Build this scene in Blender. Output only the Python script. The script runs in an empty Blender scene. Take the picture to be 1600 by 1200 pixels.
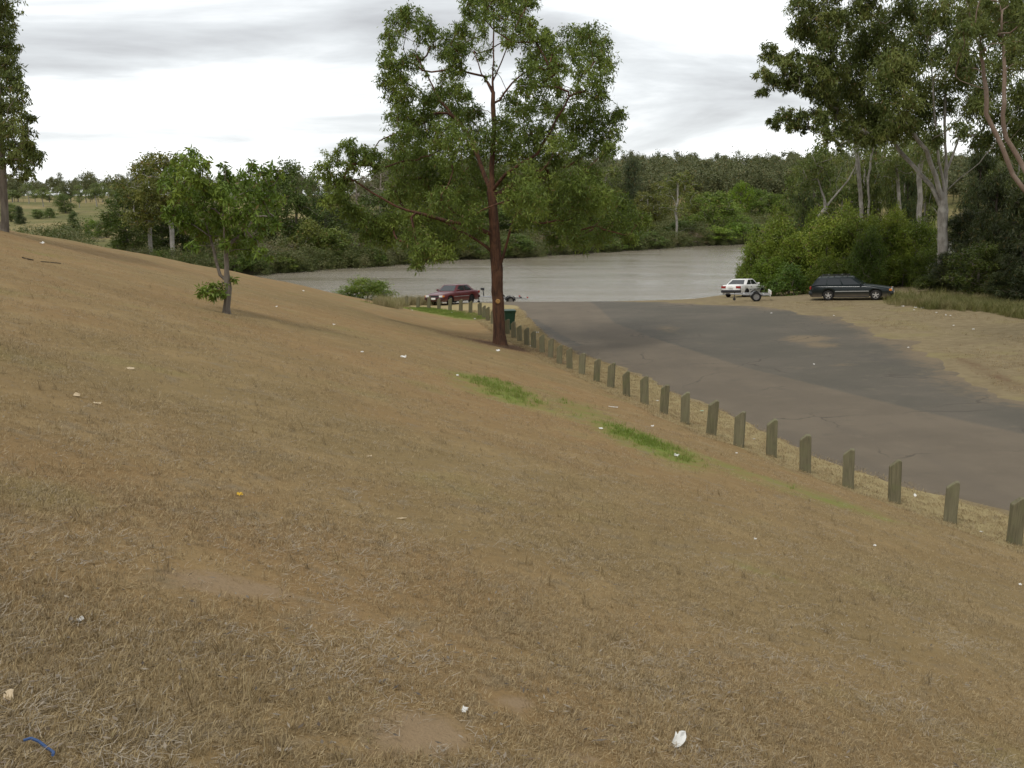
import bpy, bmesh, math, random
import numpy as np
from mathutils import Vector, Matrix

random.seed(7); rng = np.random.default_rng(7)
SC = bpy.context.scene; COL = SC.collection
R = math.radians

# ------------------------------------------------------------------ camera
EYE = 8.5                      # eye height above the river
F = 1600.0                     # focal length in pixels of the 1600 x 1200 photograph
TH = math.atan(290 / F)        # camera looks this far below the horizon
cam_d = bpy.data.cameras.new('camera'); cam_d.sensor_width = 36; cam_d.lens = 36
cam_d.clip_start = 0.1; cam_d.clip_end = 6000
cam = bpy.data.objects.new('camera', cam_d); COL.objects.link(cam)
cam.location = (0, 0, EYE); cam.rotation_euler = (math.pi / 2 - TH, 0, 0)
SC.camera = cam

# ------------------------------------------------------------------ light
SUN_EL, SUN_AZ = R(58), R(215)     # azimuth clockwise from +Y (behind and to the left)
W = bpy.data.worlds.new('World'); SC.world = W; W.use_nodes = True
SC.view_settings.view_transform = 'Standard'; SC.view_settings.look = 'None'
SC.view_settings.gamma = 1; SC.view_settings.use_curve_mapping = False
SC.view_settings.exposure = 0.28

class NT:
    """tiny node-tree helper"""
    def __init__(s, tree): s.t = tree; s.n = tree.nodes; s.l = tree.links
    def node(s, typ, ins=None, **kw):
        n = s.n.new(typ)
        for k, v in kw.items(): setattr(n, k, v)
        for k, v in (ins or {}).items(): s.put(n.inputs[k], v)
        return n
    def put(s, sock, v):
        if hasattr(v, 'is_output') or isinstance(v, bpy.types.NodeSocket): s.l.new(v, sock)
        else: sock.default_value = v
    def math(s, op, a, b=0.0, c=0.0, clamp=False):
        n = s.node('ShaderNodeMath', {0: a, 1: b, 2: c}, operation=op); n.use_clamp = clamp; return n.outputs[0]
    def vmath(s, op, a, b=(0, 0, 0)):
        n = s.node('ShaderNodeVectorMath', {0: a, 1: b}, operation=op); return n.outputs[0]
    def mix(s, f, a, b, blend='MIX'):
        n = s.n.new('ShaderNodeMix'); n.data_type = 'RGBA'; n.blend_type = blend; n.clamp_factor = True
        s.put(n.inputs[0], f); s.put(n.inputs[6], a if not isinstance(a, tuple) else (*a[:3], 1)); s.put(n.inputs[7], b if not isinstance(b, tuple) else (*b[:3], 1))
        return n.outputs[2]
    def noise(s, vec, scale, detail=4, rough=0.55, dist=0.0):
        n = s.node('ShaderNodeTexNoise', {'Vector': vec, 'Scale': scale, 'Detail': detail, 'Roughness': rough, 'Distortion': dist}); return n.outputs[0]
    def ramp(s, f, stops, interp='LINEAR'):
        n = s.n.new('ShaderNodeValToRGB'); s.put(n.inputs[0], f); e = n.color_ramp.elements; n.color_ramp.interpolation = interp
        while len(e) < len(stops): e.new(0.5)
        for q, (p, c) in zip(e, stops): q.position = p; q.color = (c, c, c, 1) if not isinstance(c, tuple) else (*c[:3], 1)
        return n.outputs[0]
    def step(s, f, a, b): # smooth 0..1 between a and b
        n = s.node('ShaderNodeMapRange', {0: f, 1: a, 2: b}, interpolation_type='SMOOTHSTEP'); return n.outputs[0]

wt = NT(W.node_tree); W.node_tree.nodes.clear()
sky = wt.node('ShaderNodeTexSky', sky_type='NISHITA', sun_disc=False); sky.sun_elevation = SUN_EL; sky.sun_rotation = SUN_AZ
tc = wt.node('ShaderNodeTexCoord')
sep = wt.node('ShaderNodeSeparateXYZ', {0: tc.outputs['Generated']})
zz = wt.math('MAXIMUM', sep.outputs[2], 0.0)
den = wt.math('ADD', zz, 0.24)
pl = wt.node('ShaderNodeCombineXYZ', {0: wt.math('DIVIDE', sep.outputs[0], den), 1: wt.math('DIVIDE', sep.outputs[1], den), 2: 3.7})
pv = wt.vmath('MULTIPLY', pl.outputs[0], (0.7, 1.3, 1.0))
n1 = wt.noise(wt.vmath('ADD', pv, (12.4, 5.5, 0)), 1.1, 8, 0.55, 0.5)
n2 = wt.noise(pv, 2.6, 5, 0.55, 0.2)
cl = wt.math('ADD', wt.math('MULTIPLY', n1, 0.85), wt.math('MULTIPLY', n2, 0.15))
# thick cloud has grey bellies, thin cloud glows white
cl = wt.math('SUBTRACT', cl, wt.math('MULTIPLY', wt.step(zz, 0.17, 0.0), 0.12))     # towards the horizon the deck is seen through bright haze
cc = wt.ramp(cl, [(0.335, (11.4, 11.6, 11.6)), (0.415, (9.8, 10.0, 10.1)), (0.485, (7.2, 7.45, 7.6)), (0.60, (4.6, 4.65, 4.8))])
skc = wt.mix(0.93, sky.outputs[0], cc)
bg = wt.node('ShaderNodeBackground', {0: skc, 1: 0.1})
wo = wt.node('ShaderNodeOutputWorld', {0: bg.outputs[0]})

sun_d = bpy.data.lights.new('sun', 'SUN'); sun_d.energy = 1.5; sun_d.angle = R(14); sun_d.color = (1.0, 0.96, 0.9)
sun = bpy.data.objects.new('sun', sun_d); COL.objects.link(sun); sun.location = (-30, -40, 60)
sd = Vector((math.sin(SUN_AZ) * math.cos(SUN_EL), math.cos(SUN_AZ) * math.cos(SUN_EL), math.sin(SUN_EL)))
sun.rotation_euler = sd.to_track_quat('Z', 'Y').to_euler()

# ------------------------------------------------------------------ places
CT, ST = math.cos(TH), math.sin(TH)
def ray(px, py):
    u, v = (px - 800) / F, (600 - py) / F
    return Vector((u, CT + v * ST, v * CT - ST))
def at(px, py, Y):                       # the point seen at that pixel, Y metres ahead
    r = ray(px, py); return Vector((r.x * Y / r.y, Y, EYE + r.z * Y / r.y))
def poly_sd(x, y, P):                    # signed distance to a polyline, + on its left-hand (far) side
    best = np.full(x.shape, 1e9); sg = np.ones(x.shape)
    for (x0, y0), (x1, y1) in zip(P[:-1], P[1:]):
        dx, dy = x1 - x0, y1 - y0; L2 = dx * dx + dy * dy
        t = np.clip(((x - x0) * dx + (y - y0) * dy) / L2, 0, 1)
        ex, ey = x - x0 - t * dx, y - y0 - t * dy
        d = np.hypot(ex, ey); m = d < best - 1e-9
        best = np.where(m, d, best); sg = np.where(m, np.sign(dx * ey - dy * ex), sg)
    return best * sg
def sm(a, b, v):
    t = np.clip((v - a) / (b - a), 0, 1); return t * t * (3 - 2 * t)
CREST = [(-300, 0), (-70, 26), (-21.5, 41.5), (-20.5, 53), (-16.4, 66), (-9.5, 75), (0, 75.5), (6, 73), (11, 73), (17, 81), (28, 86), (60, 96), (140, 115), (500, 160)]
FAR = [(-600, 40), (-150, 88), (-80, 96), (-45, 106), (-28.8, 116), (-23.5, 126), (-16, 132.5), (-10.7, 143.6), (0.6, 150), (16, 168), (31, 185), (44, 196), (62, 212), (95, 226), (160, 238), (700, 300)]
def zfun(x, y):
    x = np.asarray(x, float); y = np.asarray(y, float)
    xe = np.where(x < -24, -24 - 8 * np.tanh((-24 - x) / 8), x)
    lawn = 6.9 - 0.11 * np.clip(y, -15, 999) - 0.245 * xe
    lawn = lawn - .0045 * np.clip(x, 0, 12) ** 2 + 0.05 * np.sin(x * .7 + y * .31) * np.sin(y * .43 + 1) + 0.02 * np.sin(x * 1.9 + 2) * np.sin(y * 2.3)
    xl = 15.1 - 0.3265 * y
    cp = 3.2 - 0.03 * y + 0.043 * np.clip(x - xl, 0, 32) * (1 - .72 * sm(63, 79, y) * (1 - sm(19, 30, x)))
    k = 5.0; m = np.maximum(lawn, cp)
    near = m + np.log(np.exp(k * (lawn - m)) + np.exp(k * (cp - m))) / k
    d = poly_sd(x, y, CREST) - 0.6
    near = near - 0.33 * (np.sqrt(d * d + 1.2) + d) / 2
    f = poly_sd(x, y, FAR)
    left = 1 - sm(-40, 10, x)
    far = -1.6 + 2.5 * sm(-.9, .7, f) + 1.4 * sm(1, 35, f) + np.clip(f - 15, 0, 170) * 0.028 * left \
        + 11.5 * np.exp(-((y - 520) / 160) ** 2) * sm(-85, 60, x) + 2.6 * sm(290, 420, y) * left + np.clip(f - 30, 0, 120) * 0.02 * (1 - left) \
        + (0.35 * np.sin(x * .09 + 1) * np.sin(y * .07) + .15 * np.sin(x * .31)) * sm(3, 30, f)
    return np.maximum(np.maximum(near, far), -1.6)
def zt(x, y): return float(zfun(np.array([x]), np.array([y]))[0])
def on_ground(px, py, y0=1.5, y1=400):   # where the view ray of a pixel meets the ground
    r = ray(px, py); Y = np.geomspace(y0, y1, 4000); t = Y / r.y
    hit = np.nonzero(EYE + r.z * t < zfun(r.x * t, Y))[0]
    i = hit[0] if len(hit) else -1
    return Vector((r.x * t[i], Y[i], zt(r.x * t[i], Y[i])))

post_px = [(1584, 849), (1484, 815), (1397, 784), (1325, 760), (1258, 736), (1205, 711), (1154, 695), (1111, 678), (1070, 660), (1037, 645), (1007, 630), (979, 617), (954, 604), (932, 594), (909, 583), (890, 575), (874, 567), (860, 557), (847, 549), (834, 542), (823, 537), (812, 531), (803, 526), (793, 520), (770, 504), (762, 499), (756, 495), (750, 491), (735, 487), (720, 484), (703, 483), (686, 481), (670, 480), (653, 479), (636, 477)]
def edge_line(L):
    P = sorted([(p.y, p.x) for p in (on_ground(a, b + 2) for a, b in L)]); ys = [P[0][0] - 30] + [p[0] for p in P] + [P[-1][0] + 20]; xs = [P[0][1] + 11] + [p[1] for p in P] + [P[-1][1] - 9]
    return lambda y: np.interp(y, ys, xs)
post_x = edge_line(post_px)              # line of the timber posts
asph_x = edge_line([(1568, 805), (1437, 764), (1364, 739), (1269, 709), (1228, 692), (1165, 660), (1120, 639), (1065, 622), (1024, 599), (993, 587), (957, 571), (902, 551), (875, 539), (852, 524), (830, 504), (815, 488), (807, 476)])
# ------------------------------------------------------------------ mesh helpers
def tag(o, label=None, cat=None, group=None, kind=None):
    for k, v in (('label', label), ('category', cat), ('group', group), ('kind', kind)):
        if v: o[k] = v
    return o
def mesh_np(name, V, Fq, mat=None, smooth=False):
    """V (n,3) array; Fq list of arrays of faces, each array all tris or all quads"""
    me = bpy.data.meshes.new(name); V = np.asarray(V, np.float32); me.vertices.add(len(V)); me.vertices.foreach_set('co', V.ravel())
    if not isinstance(Fq, list): Fq = [Fq]
    Fq = [np.asarray(f, np.int32) for f in Fq if len(f)]
    tot = [np.full(len(f), f.shape[1], np.int32) for f in Fq]
    if tot:
        tot = np.concatenate(tot); idx = np.concatenate([f.ravel() for f in Fq])
        st = np.concatenate([[0], np.cumsum(tot)[:-1]]).astype(np.int32)
        me.loops.add(len(idx)); me.loops.foreach_set('vertex_index', idx)
        me.polygons.add(len(tot)); me.polygons.foreach_set('loop_start', st); me.polygons.foreach_set('loop_total', tot)
        me.polygons.foreach_set('use_smooth', np.full(len(tot), smooth))
    me.update(calc_edges=True)
    if mat: me.materials.append(mat)
    return me
def link(name, me, parent=None, loc=None, rot=None):
    o = bpy.data.objects.new(name, me); COL.objects.link(o)
    if parent: o.parent = parent
    if loc is not None: o.location = loc
    if rot is not None: o.rotation_euler = rot
    return o
def empty(name, loc=(0, 0, 0), rz=0):
    o = bpy.data.objects.new(name, None); COL.objects.link(o); o.location = loc; o.rotation_euler = (0, 0, rz); o.empty_display_size = .2; return o
def copy_tree(o, parent=None):
    c = o.copy(); COL.objects.link(c); c.parent = parent
    for ch in o.children: copy_tree(ch, c)
    return c
def bm_obj(name, bm, mat, parent=None, smooth=False):
    me = bpy.data.meshes.new(name); bm.to_mesh(me); bm.free(); me.materials.append(mat)
    if smooth:
        for p in me.polygons: p.use_smooth = True
    return link(name, me, parent)
def add_box(bm, c, s, bev=0.0, rot=None):
    g = bmesh.ops.create_cube(bm, size=1); vs = g['verts']
    bmesh.ops.scale(bm, vec=s, verts=vs)
    if rot: bmesh.ops.rotate(bm, cent=(0, 0, 0), matrix=Matrix.Rotation(rot[1], 3, rot[0]), verts=vs)
    bmesh.ops.translate(bm, vec=c, verts=vs)
    if bev: bmesh.ops.bevel(bm, geom=list({e for v in vs for e in v.link_edges}), offset=bev, segments=2, profile=.5, affect='EDGES')
def box(name, c, s, mat, parent, bev=0.0, rot=None):
    bm = bmesh.new(); add_box(bm, c, s, bev, rot); return bm_obj(name, bm, mat, parent)
def add_bar(bm, a, b, r, n=6):
    a, b = Vector(a), Vector(b); q = (b - a).to_track_quat('Z', 'Y').to_matrix().to_4x4()
    bmesh.ops.create_cone(bm, cap_ends=True, segments=n, radius1=r, radius2=r, depth=(b - a).length, matrix=Matrix.Translation((a + b) / 2) @ q)

# ------------------------------------------------------------------ materials
def new_mat(name):
    m = bpy.data.materials.new(name); m.use_nodes = True; t = NT(m.node_tree); m.node_tree.nodes.clear()
    return m, t
def finish(t, shader, disp=None):
    o = t.node('ShaderNodeOutputMaterial', {0: shader}); return o
def bsdf(t, col, rough=.6, spec=.3, metal=0.0, normal=None):
    n = t.node('ShaderNodeBsdfPrincipled', {'Base Color': col if not isinstance(col, tuple) else (*col[:3], 1), 'Roughness': rough, 'Metallic': metal, 'Specular IOR Level': spec})
    if normal is not None: t.put(n.inputs['Normal'], normal)
    return n.outputs[0]
def bump(t, h, strength=.3, dist=.02):
    return t.node('ShaderNodeBump', {'Height': h, 'Strength': strength, 'Distance': dist}).outputs[0]
def simple(name, col, rough=.5, spec=.4, metal=0.0, var=.12, scale=6.0):
    m, t = new_mat(name); g = t.node('ShaderNodeTexCoord').outputs['Object']
    n = t.noise(g, scale, 5, .6)
    c = t.mix(t.math('MULTIPLY', n, 1.0), tuple(v * (1 - var) for v in col), tuple(min(1, v * (1 + var)) for v in col))
    finish(t, bsdf(t, c, t.math('ADD', t.math('MULTIPLY', n, .12), rough - .06), spec, metal)); return m

def lawn_colour(t, pos):
    """colour of the mown dry grass at a place; shared by the soil sheet and the blades"""
    big = t.noise(pos, 0.16, 4, .55); mid = t.noise(pos, 1.1, 5, .6); fine = t.noise(pos, 9.0, 5, .7)
    c = t.mix(t.step(big, .36, .66), (.246, .160, .074), (.221, .160, .075))
    c = t.mix(t.math('MULTIPLY', t.step(mid, .42, .7), .6), c, (.299, .215, .105))
    c = t.mix(t.math('MULTIPLY', t.step(t.noise(pos, 3.1, 5, .65), .52, .72), .55), c, (.213, .176, .120))
    c = t.mix(t.math('MULTIPLY', t.step(fine, .45, .8), .35), c, (.141, .113, .070))
    c = t.mix(t.math('MULTIPLY', t.step(t.noise(pos, .55, 3, .5), .58, .72), .38), c, (.172, .155, .055))
    return c

def ground_material():
    m, t = new_mat('dry_ground')
    pos = t.node('ShaderNodeNewGeometry').outputs['Position']
    at1 = t.node('ShaderNodeAttribute', attribute_name='mask'); s = t.node('ShaderNodeSeparateColor', {0: at1.outputs['Color']})
    green, dirt, straw = s.outputs[0], s.outputs[1], s.outputs[2]
    at2 = t.node('ShaderNodeAttribute', attribute_name='mask2'); s2 = t.node('ShaderNodeSeparateColor', {0: at2.outputs['Color']})
    far, bare, shade_gravel = s2.outputs[0], s2.outputs[1], s2.outputs[2]
    f1 = t.noise(pos, 2.2, 6, .65); f2 = t.noise(pos, 14., 6, .7); f3 = t.noise(pos, 60., 4, .7)
    def edge(mask, lo=.35, hi=.65, a=.5): # ragged edge
        return t.step(t.math('ADD', mask, t.math('MULTIPLY', t.math('SUBTRACT', t.math('ADD', t.math('MULTIPLY', f1, .6), t.math('MULTIPLY', f2, .4)), .5), a * 2)), lo, hi)
    c = lawn_colour(t, pos)
    c = t.mix(edge(straw), c, t.mix(f2, (.26, .205, .10), (.345, .285, .15)))
    dcol = t.mix(t.step(f1, .3, .7), (.185, .145, .083), (.244, .195, .113))
    dcol = t.mix(t.math('MULTIPLY', t.step(t.noise(pos, .35, 4, .6), .5, .7), .6), dcol, (.229, .195, .089))
    dcol = t.mix(t.math('MULTIPLY', t.step(t.noise(t.vmath('MULTIPLY', pos, (.35, 1, 1)), .9, 5, .65), .52, .72), .55), dcol, (.150, .112, .064))
    c = t.mix(edge(dirt), c, dcol)
    c = t.mix(edge(bare, .38, .8, .8), c, t.mix(f2, (.235, .165, .095), (.29, .21, .125)))
    c = t.mix(edge(shade_gravel, .4, .7), c, t.mix(f2, (.08, .05, .03), (.17, .105, .06)))  # darkens the ground for painted tree shade and for dark gravel
    c = t.mix(edge(green, .22, .95, .75), c, t.mix(f2, (.12, .165, .03), (.20, .235, .055)))
    pad = t.mix(t.step(t.noise(pos, .03, 5, .6), .38, .62), (.25, .20, .095), (.13, .13, .05))
    pad = t.mix(t.step(t.noise(pos, .3, 5, .7), .5, .75), pad, (.10, .095, .045))
    z = t.node('ShaderNodeSeparateXYZ', {0: pos}).outputs[2]
    pad = t.mix(t.step(t.math('ADD', z, t.math('MULTIPLY', f1, .8)), 1.75, 1.1), pad, (.06, .055, .032))     # dark mud at the water's edge
    c = t.mix(far, c, pad)
    c = t.mix(t.math('MULTIPLY', t.step(f3, .5, .85), .45), c, t.mix(.5, c, (.09, .07, .05)))
    h = t.math('ADD', t.math('MULTIPLY', f2, .6), t.math('MULTIPLY', f3, .4))
    finish(t, bsdf(t, c, .95, .05, normal=bump(t, h, .9, .03))); return m
M = {}
M['ground'] = ground_material()

# ------------------------------------------------------------------ terrain
def pts_px(L): return [tuple(on_ground(*p))[:2] for p in L]
def blob(x, y, px, py, rx, ry):          # soft round mask round the ground seen at a pixel, radii in metres
    c = on_ground(px, py); return np.clip(1.25 - np.hypot((x - c.x) / rx, (y - c.y) / ry), 0, 1)
def strip(x, y, L, w):
    return np.clip(1.3 - np.abs(poly_sd(x, y, pts_px(L))) / w, 0, 1)
ASPH_R = [(23.5, 4), (20.5, 15), (17.6, 22), (15.5, 27.0), (14.9, 31), (15.9, 38), (16.9, 44), (17.2, 50), (16.6, 56), (14.9, 60.5), (11.5, 64), (8.5, 68), (6.0, 72.3)]
def patch(x, y, L, soft):                # 1 inside the ground seen within a pixel outline, soft edge in metres
    P = pts_px(L); P = P + P[:1]; d = np.abs(poly_sd(x, y, P)); ins = np.zeros(x.shape, bool)
    for (x0, y0), (x1, y1) in zip(P[:-1], P[1:]):
        ins ^= ((y0 > y) != (y1 > y)) & (x < (x1 - x0) * (y - y0) / (y1 - y0 + 1e-12) + x0)
    return np.clip(.45 + np.where(ins, d, -d) / soft, 0, 1)
def masks(x, y):
    near = (poly_sd(x, y, FAR) < -12)
    green = np.maximum.reduce([patch(x, y, [(696, 579), (745, 585), (800, 599), (850, 622), (868, 640), (842, 642), (790, 630), (735, 611)], 2.6), .52 * patch(x, y, [(820, 606), (930, 636), (1010, 668), (930, 672), (845, 645)], 1.2), 
        patch(x, y, [(912, 652), (970, 663), (1040, 688), (1110, 722), (1122, 736), (1070, 731), (1000, 706), (938, 679)], 1.7), .5 * patch(x, y, [(1000, 668), (1120, 715), (1260, 762), (1420, 815), (1460, 838), (1300, 795), (1120, 740)], .8), .40 * strip(x, y, [(1100, 728), (1180, 748)], .3), .55 * strip(x, y, [(1235, 764), (1290, 780)], .2), .45 * strip(x, y, [(1370, 808), (1440, 828)], .2),
        strip(x, y, [(655, 482), (700, 489), (750, 497)], 1.5), .5 * blob(x, y, 1190, 895, .5, .25), .55 * strip(x, y, [(560, 470), (600, 476), (660, 484)], .6),
        .38 * blob(x, y, 80, 400, 3, 2), .36 * blob(x, y, 330, 470, 2.5, 1.2)])
    xl = post_x(y)
    ax = asph_x(y); dirt = sm(-.3, .5, x - ax) * np.where(y < 100, 1, 0)
    dirt = np.maximum(dirt, sm(-.6, .8, poly_sd(x, y, CREST)) * (x > -10) * (y < 100))
    straw = sm(-.5, .3, x - xl + .45) * (1 - sm(-.1, .6, x - ax)) * .85
    straw = np.maximum(straw, .55 * sm(0, 2, x - 17.3 + (y - 40) * .02) * sm(16, 24, y) * (1 - sm(44, 50, y)))
    bare = np.maximum.reduce([blob(x, y, 660, 1150, .26, .3), blob(x, y, 800, 1098, .13, .17), blob(x, y, 330, 912, .30, .22), blob(x, y, 905, 1185, .13, .1),
        .8 * blob(x, y, 420, 925, .35, .2), .75 * blob(x, y, 540, 960, .2, .2), .7 * blob(x, y, 540, 1170, .25, .1), .6 * blob(x, y, 250, 1180, .2, .08), .5 * blob(x, y, 700, 1000, .4, .2)])
    gx = np.interp(y, [p[1] for p in ASPH_R], [p[0] for p in ASPH_R]); grav = np.clip(1 - np.abs(x - gx - .8) / 1.6, 0, 1) * sm(18, 26, y) * (1 - sm(36, 46, y)) * .62
    shade_gravel = np.maximum.reduce([grav, blob(x, y, 790, 541, 2.6, 2.2), .75 * strip(x, y, [(780, 536), (850, 552), (880, 568)], .9) * .85]) * .95  # tree shade painted round the trunk, plus dark gravel along the asphalt
    far = np.where(near, 0., 1.)
    z = np.zeros_like(x)
    a = np.stack([green * near, dirt * near, straw * near, z + 1], -1); b = np.stack([far, bare * near, shade_gravel * near, z + 1], -1)
    return a, b
def build_terrain():
    gx = np.concatenate([-np.geomspace(32, 3000, 42)[::-1], np.arange(-31.5, -4, .5), np.arange(-4, 4, .13), np.arange(4, 45, .5), np.geomspace(45.5, 3000, 42)])
    gy = np.concatenate([-np.geomspace(12.5, 800, 12)[::-1], np.arange(-12, 2, .5), np.arange(2, 8, .13), np.arange(8, 98, .5), np.arange(98, 250, 2.), np.geomspace(252, 5000, 44)])
    X, Y = np.meshgrid(gx, gy); x, y = X.ravel(), Y.ravel(); z = zfun(x, y)
    nx, ny = len(gx), len(gy); i = np.arange(nx * ny).reshape(ny, nx)
    Q = np.stack([i[:-1, :-1], i[:-1, 1:], i[1:, 1:], i[1:, :-1]], -1).reshape(-1, 4)
    cx, cy = x[Q].mean(1), y[Q].mean(1)
    f = poly_sd(cx, cy, FAR)
    reg = np.where(f > -14, 2, np.where((cx > asph_x(cy) - .2), 1, 0))
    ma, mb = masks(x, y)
    for k, nm in enumerate(('lawn', 'dirt_verge', 'far_bank_terrain')):
        q = Q[reg == k]; u, inv = np.unique(q, return_inverse=True)
        me = mesh_np(nm, np.stack([x[u], y[u], z[u]], -1), inv.reshape(-1, 4), M['ground'], True)
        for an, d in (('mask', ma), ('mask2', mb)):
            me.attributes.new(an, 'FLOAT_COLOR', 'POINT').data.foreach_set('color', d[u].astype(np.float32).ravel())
        tag(link(nm, me), kind='structure')
build_terrain()

# asphalt
def asphalt_material():
    m, t = new_mat('worn_asphalt')
    pos = t.node('ShaderNodeNewGeometry').outputs['Position']; s = t.node('ShaderNodeSeparateXYZ', {0: pos}); x, y = s.outputs[0], s.outputs[1]
    a = t.node('ShaderNodeAttribute', attribute_name='mask'); sc = t.node('ShaderNodeSeparateColor', {0: a.outputs['Color']})
    f1 = t.noise(pos, .35, 5, .6); f2 = t.noise(pos, 3., 6, .65); f3 = t.noise(pos, 55., 3, .7)
    st = t.noise(t.vmath('MULTIPLY', pos, (.9, .12, 1)), 1.2, 4, .6)
    c = t.mix(t.step(f1, .35, .65), (.122, .099, .070), (.146, .118, .083))
    c = t.mix(t.math('MULTIPLY', t.step(st, .45, .7), .3), c, (.102, .085, .064))
    d = t.step(t.math('ADD', sc.outputs[0], t.math('MULTIPLY', t.math('SUBTRACT', f2, .5), .3)), .35, .65)       # newer, bluer seal
    c = t.mix(d, c, t.mix(t.step(f1, .35, .7), (.088, .079, .060), (.113, .097, .074)))
    e = t.step(t.math('ADD', sc.outputs[1], t.math('MULTIPLY', t.math('SUBTRACT', t.math('ADD', t.math('MULTIPLY', f2, .5), t.math('MULTIPLY', f1, .5)), .5), 2.2)), .45, 1.1)  # soil washed over it
    c = t.mix(t.math('MULTIPLY', e, .7), c, (.198, .146, .083))
    g = t.step(t.math('ADD', sc.outputs[2], t.math('MULTIPLY', t.math('SUBTRACT', f2, .5), .9)), .4, .75)
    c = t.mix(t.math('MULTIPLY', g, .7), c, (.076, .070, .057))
    c = t.mix(t.math('MULTIPLY', t.step(f3, .5, .8), .4), c, (.068, .058, .045)); c = t.mix(t.math('MULTIPLY', t.step(t.noise(pos, 130., 2, .6), .62, .75), .5), c, (.244, .212, .154))
    cr = t.node('ShaderNodeTexVoronoi', {'Vector': t.vmath('ADD', pos, t.vmath('MULTIPLY', t.node('ShaderNodeTexNoise', {'Vector': pos, 'Scale': .8, 'Detail': 4}).outputs[1], (1.6, 1.6, 0))), 'Scale': .22}, feature='DISTANCE_TO_EDGE').outputs[0]
    c = t.mix(t.math('MULTIPLY', t.step(cr, .012, .002), t.math('MULTIPLY', t.step(f1, .45, .6), .6)), c, (.046, .039, .029))
    blot = t.noise(pos, 1.1, 6, .7); c = t.mix(t.math('MULTIPLY', t.step(blot, .55, .75), .35), c, (.076, .066, .050)); c = t.mix(t.math('MULTIPLY', t.step(blot, .45, .3), .25), c, (.180, .146, .100))
    finish(t, bsdf(t, c, .85, .2, normal=bump(t, t.math('ADD', f3, t.math('MULTIPLY', f2, .6)), .5, .01))); return m
M['asphalt'] = asphalt_material()
def wander(y, seed, cell, amp):           # irregular 1-D wobble
    g = np.random.default_rng(seed); k = np.arange(-20, 90, cell); return np.interp(y, k, g.normal(0, amp, len(k)))
def build_asphalt():
    # rows from the right foreground to the ramp's lip; left edge follows the posts about 1.2 m off
    ys = np.concatenate([np.arange(-12, 14, 1.), np.arange(14, 75.6, .22)])
    ry = np.array([p[1] for p in ASPH_R]); rx = np.array([p[0] for p in ASPH_R])
    xl = asph_x(ys) + wander(ys, 1, 1.7, .16) + wander(ys, 2, .5, .09) + wander(ys, 3, .22, .04)
    xr = np.interp(ys, ry, rx) + wander(ys, 4, 2.6, .38) + wander(ys, 5, .8, .2) + wander(ys, 6, .22, .09)
    n = 46; u = np.linspace(0, 1, n)
    X = xl[:, None] * (1 - u) + xr[:, None] * u; Y = np.repeat(ys[:, None], n, 1)
    Y = Y + np.clip((75.0 - .30 * np.clip(X, 0, 8) - ys[:, None]), -9, 0)      # trim along the lip
    x, y = X.ravel(), Y.ravel(); z = zfun(x, y)
    edge = np.minimum(u, 1 - u)[None, :].repeat(len(ys), 0).ravel()
    z = z + np.where(edge < .001, -.03, .018)
    i = np.arange(len(x)).reshape(len(ys), n)
    Q = np.stack([i[:-1, :-1], i[:-1, 1:], i[1:, 1:], i[1:, :-1]], -1).reshape(-1, 4)
    me = mesh_np('car_park', np.stack([x, y, z], -1), Q, M['asphalt'], True)
    seam = pts_px([(880, 470), (960, 505), (1020, 528), (1160, 574), (1270, 601), (1350, 621), (1450, 646), (1600, 679), (1700, 700)])
    d = np.clip(.5 + poly_sd(x, y, seam) * 1.1, 0, 1)
    soil = np.maximum.reduce([blob(x, y, 1260, 530, 1.6, 2.2), blob(x, y, 1285, 540, 1.2, 1.6), .8 * blob(x, y, 1050, 516, 1.2, 3.5), .8 * blob(x, y, 1320, 571, .9, .7), np.clip(1.15 - np.abs(x - np.interp(y, ry, rx)) / 2.6, 0, 1) * (y < 66) * .95,
                              .6 * np.clip(1 - (x - asph_x(y)) / .5, 0, 1)])
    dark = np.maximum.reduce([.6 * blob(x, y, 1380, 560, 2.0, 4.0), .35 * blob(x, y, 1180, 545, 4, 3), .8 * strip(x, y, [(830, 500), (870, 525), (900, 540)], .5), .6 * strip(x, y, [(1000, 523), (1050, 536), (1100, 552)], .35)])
    me.attributes.new('mask', 'FLOAT_COLOR', 'POINT').data.foreach_set('color', np.stack([d, soil, dark, d * 0 + 1], -1).astype(np.float32).ravel())
    tag(link('car_park', me), kind='structure')
build_asphalt()

# river
def water_material():
    m, t = new_mat('muddy_river')
    pos = t.node('ShaderNodeNewGeometry').outputs['Position']
    p2 = t.node('ShaderNodeMapping', {'Vector': pos, 'Rotation': (0, 0, R(-25)), 'Scale': (.55, 1.0, 1)}).outputs[0]
    w = t.noise(p2, 2.9, 6, .65, .3); w2 = t.noise(p2, .33, 4, .6)
    gust = t.noise(t.node('ShaderNodeMapping', {'Vector': pos, 'Rotation': (0, 0, R(-30)), 'Scale': (.25, 1, 1)}).outputs[0], .12, 4, .6)
    h = t.math('ADD', t.math('MULTIPLY', w, t.math('ADD', .35, t.step(gust, .4, .65))), t.math('MULTIPLY', w2, .6))
    n = t.node('ShaderNodeBsdfPrincipled', {'Base Color': (.255, .222, .165, 1), 'Roughness': .12, 'IOR': 1.33, 'Specular IOR Level': .5, 'Normal': bump(t, h, .8, .10)})
    finish(t, n.outputs[0]); return m
M['water'] = water_material()
V = [(-700, 20, 0), (800, 20, 0), (800, 420, 0), (-700, 420, 0)]
tag(link('river', mesh_np("river", V, np.array([[0, 1, 2, 3]]), M['water'])), kind='structure')

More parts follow.
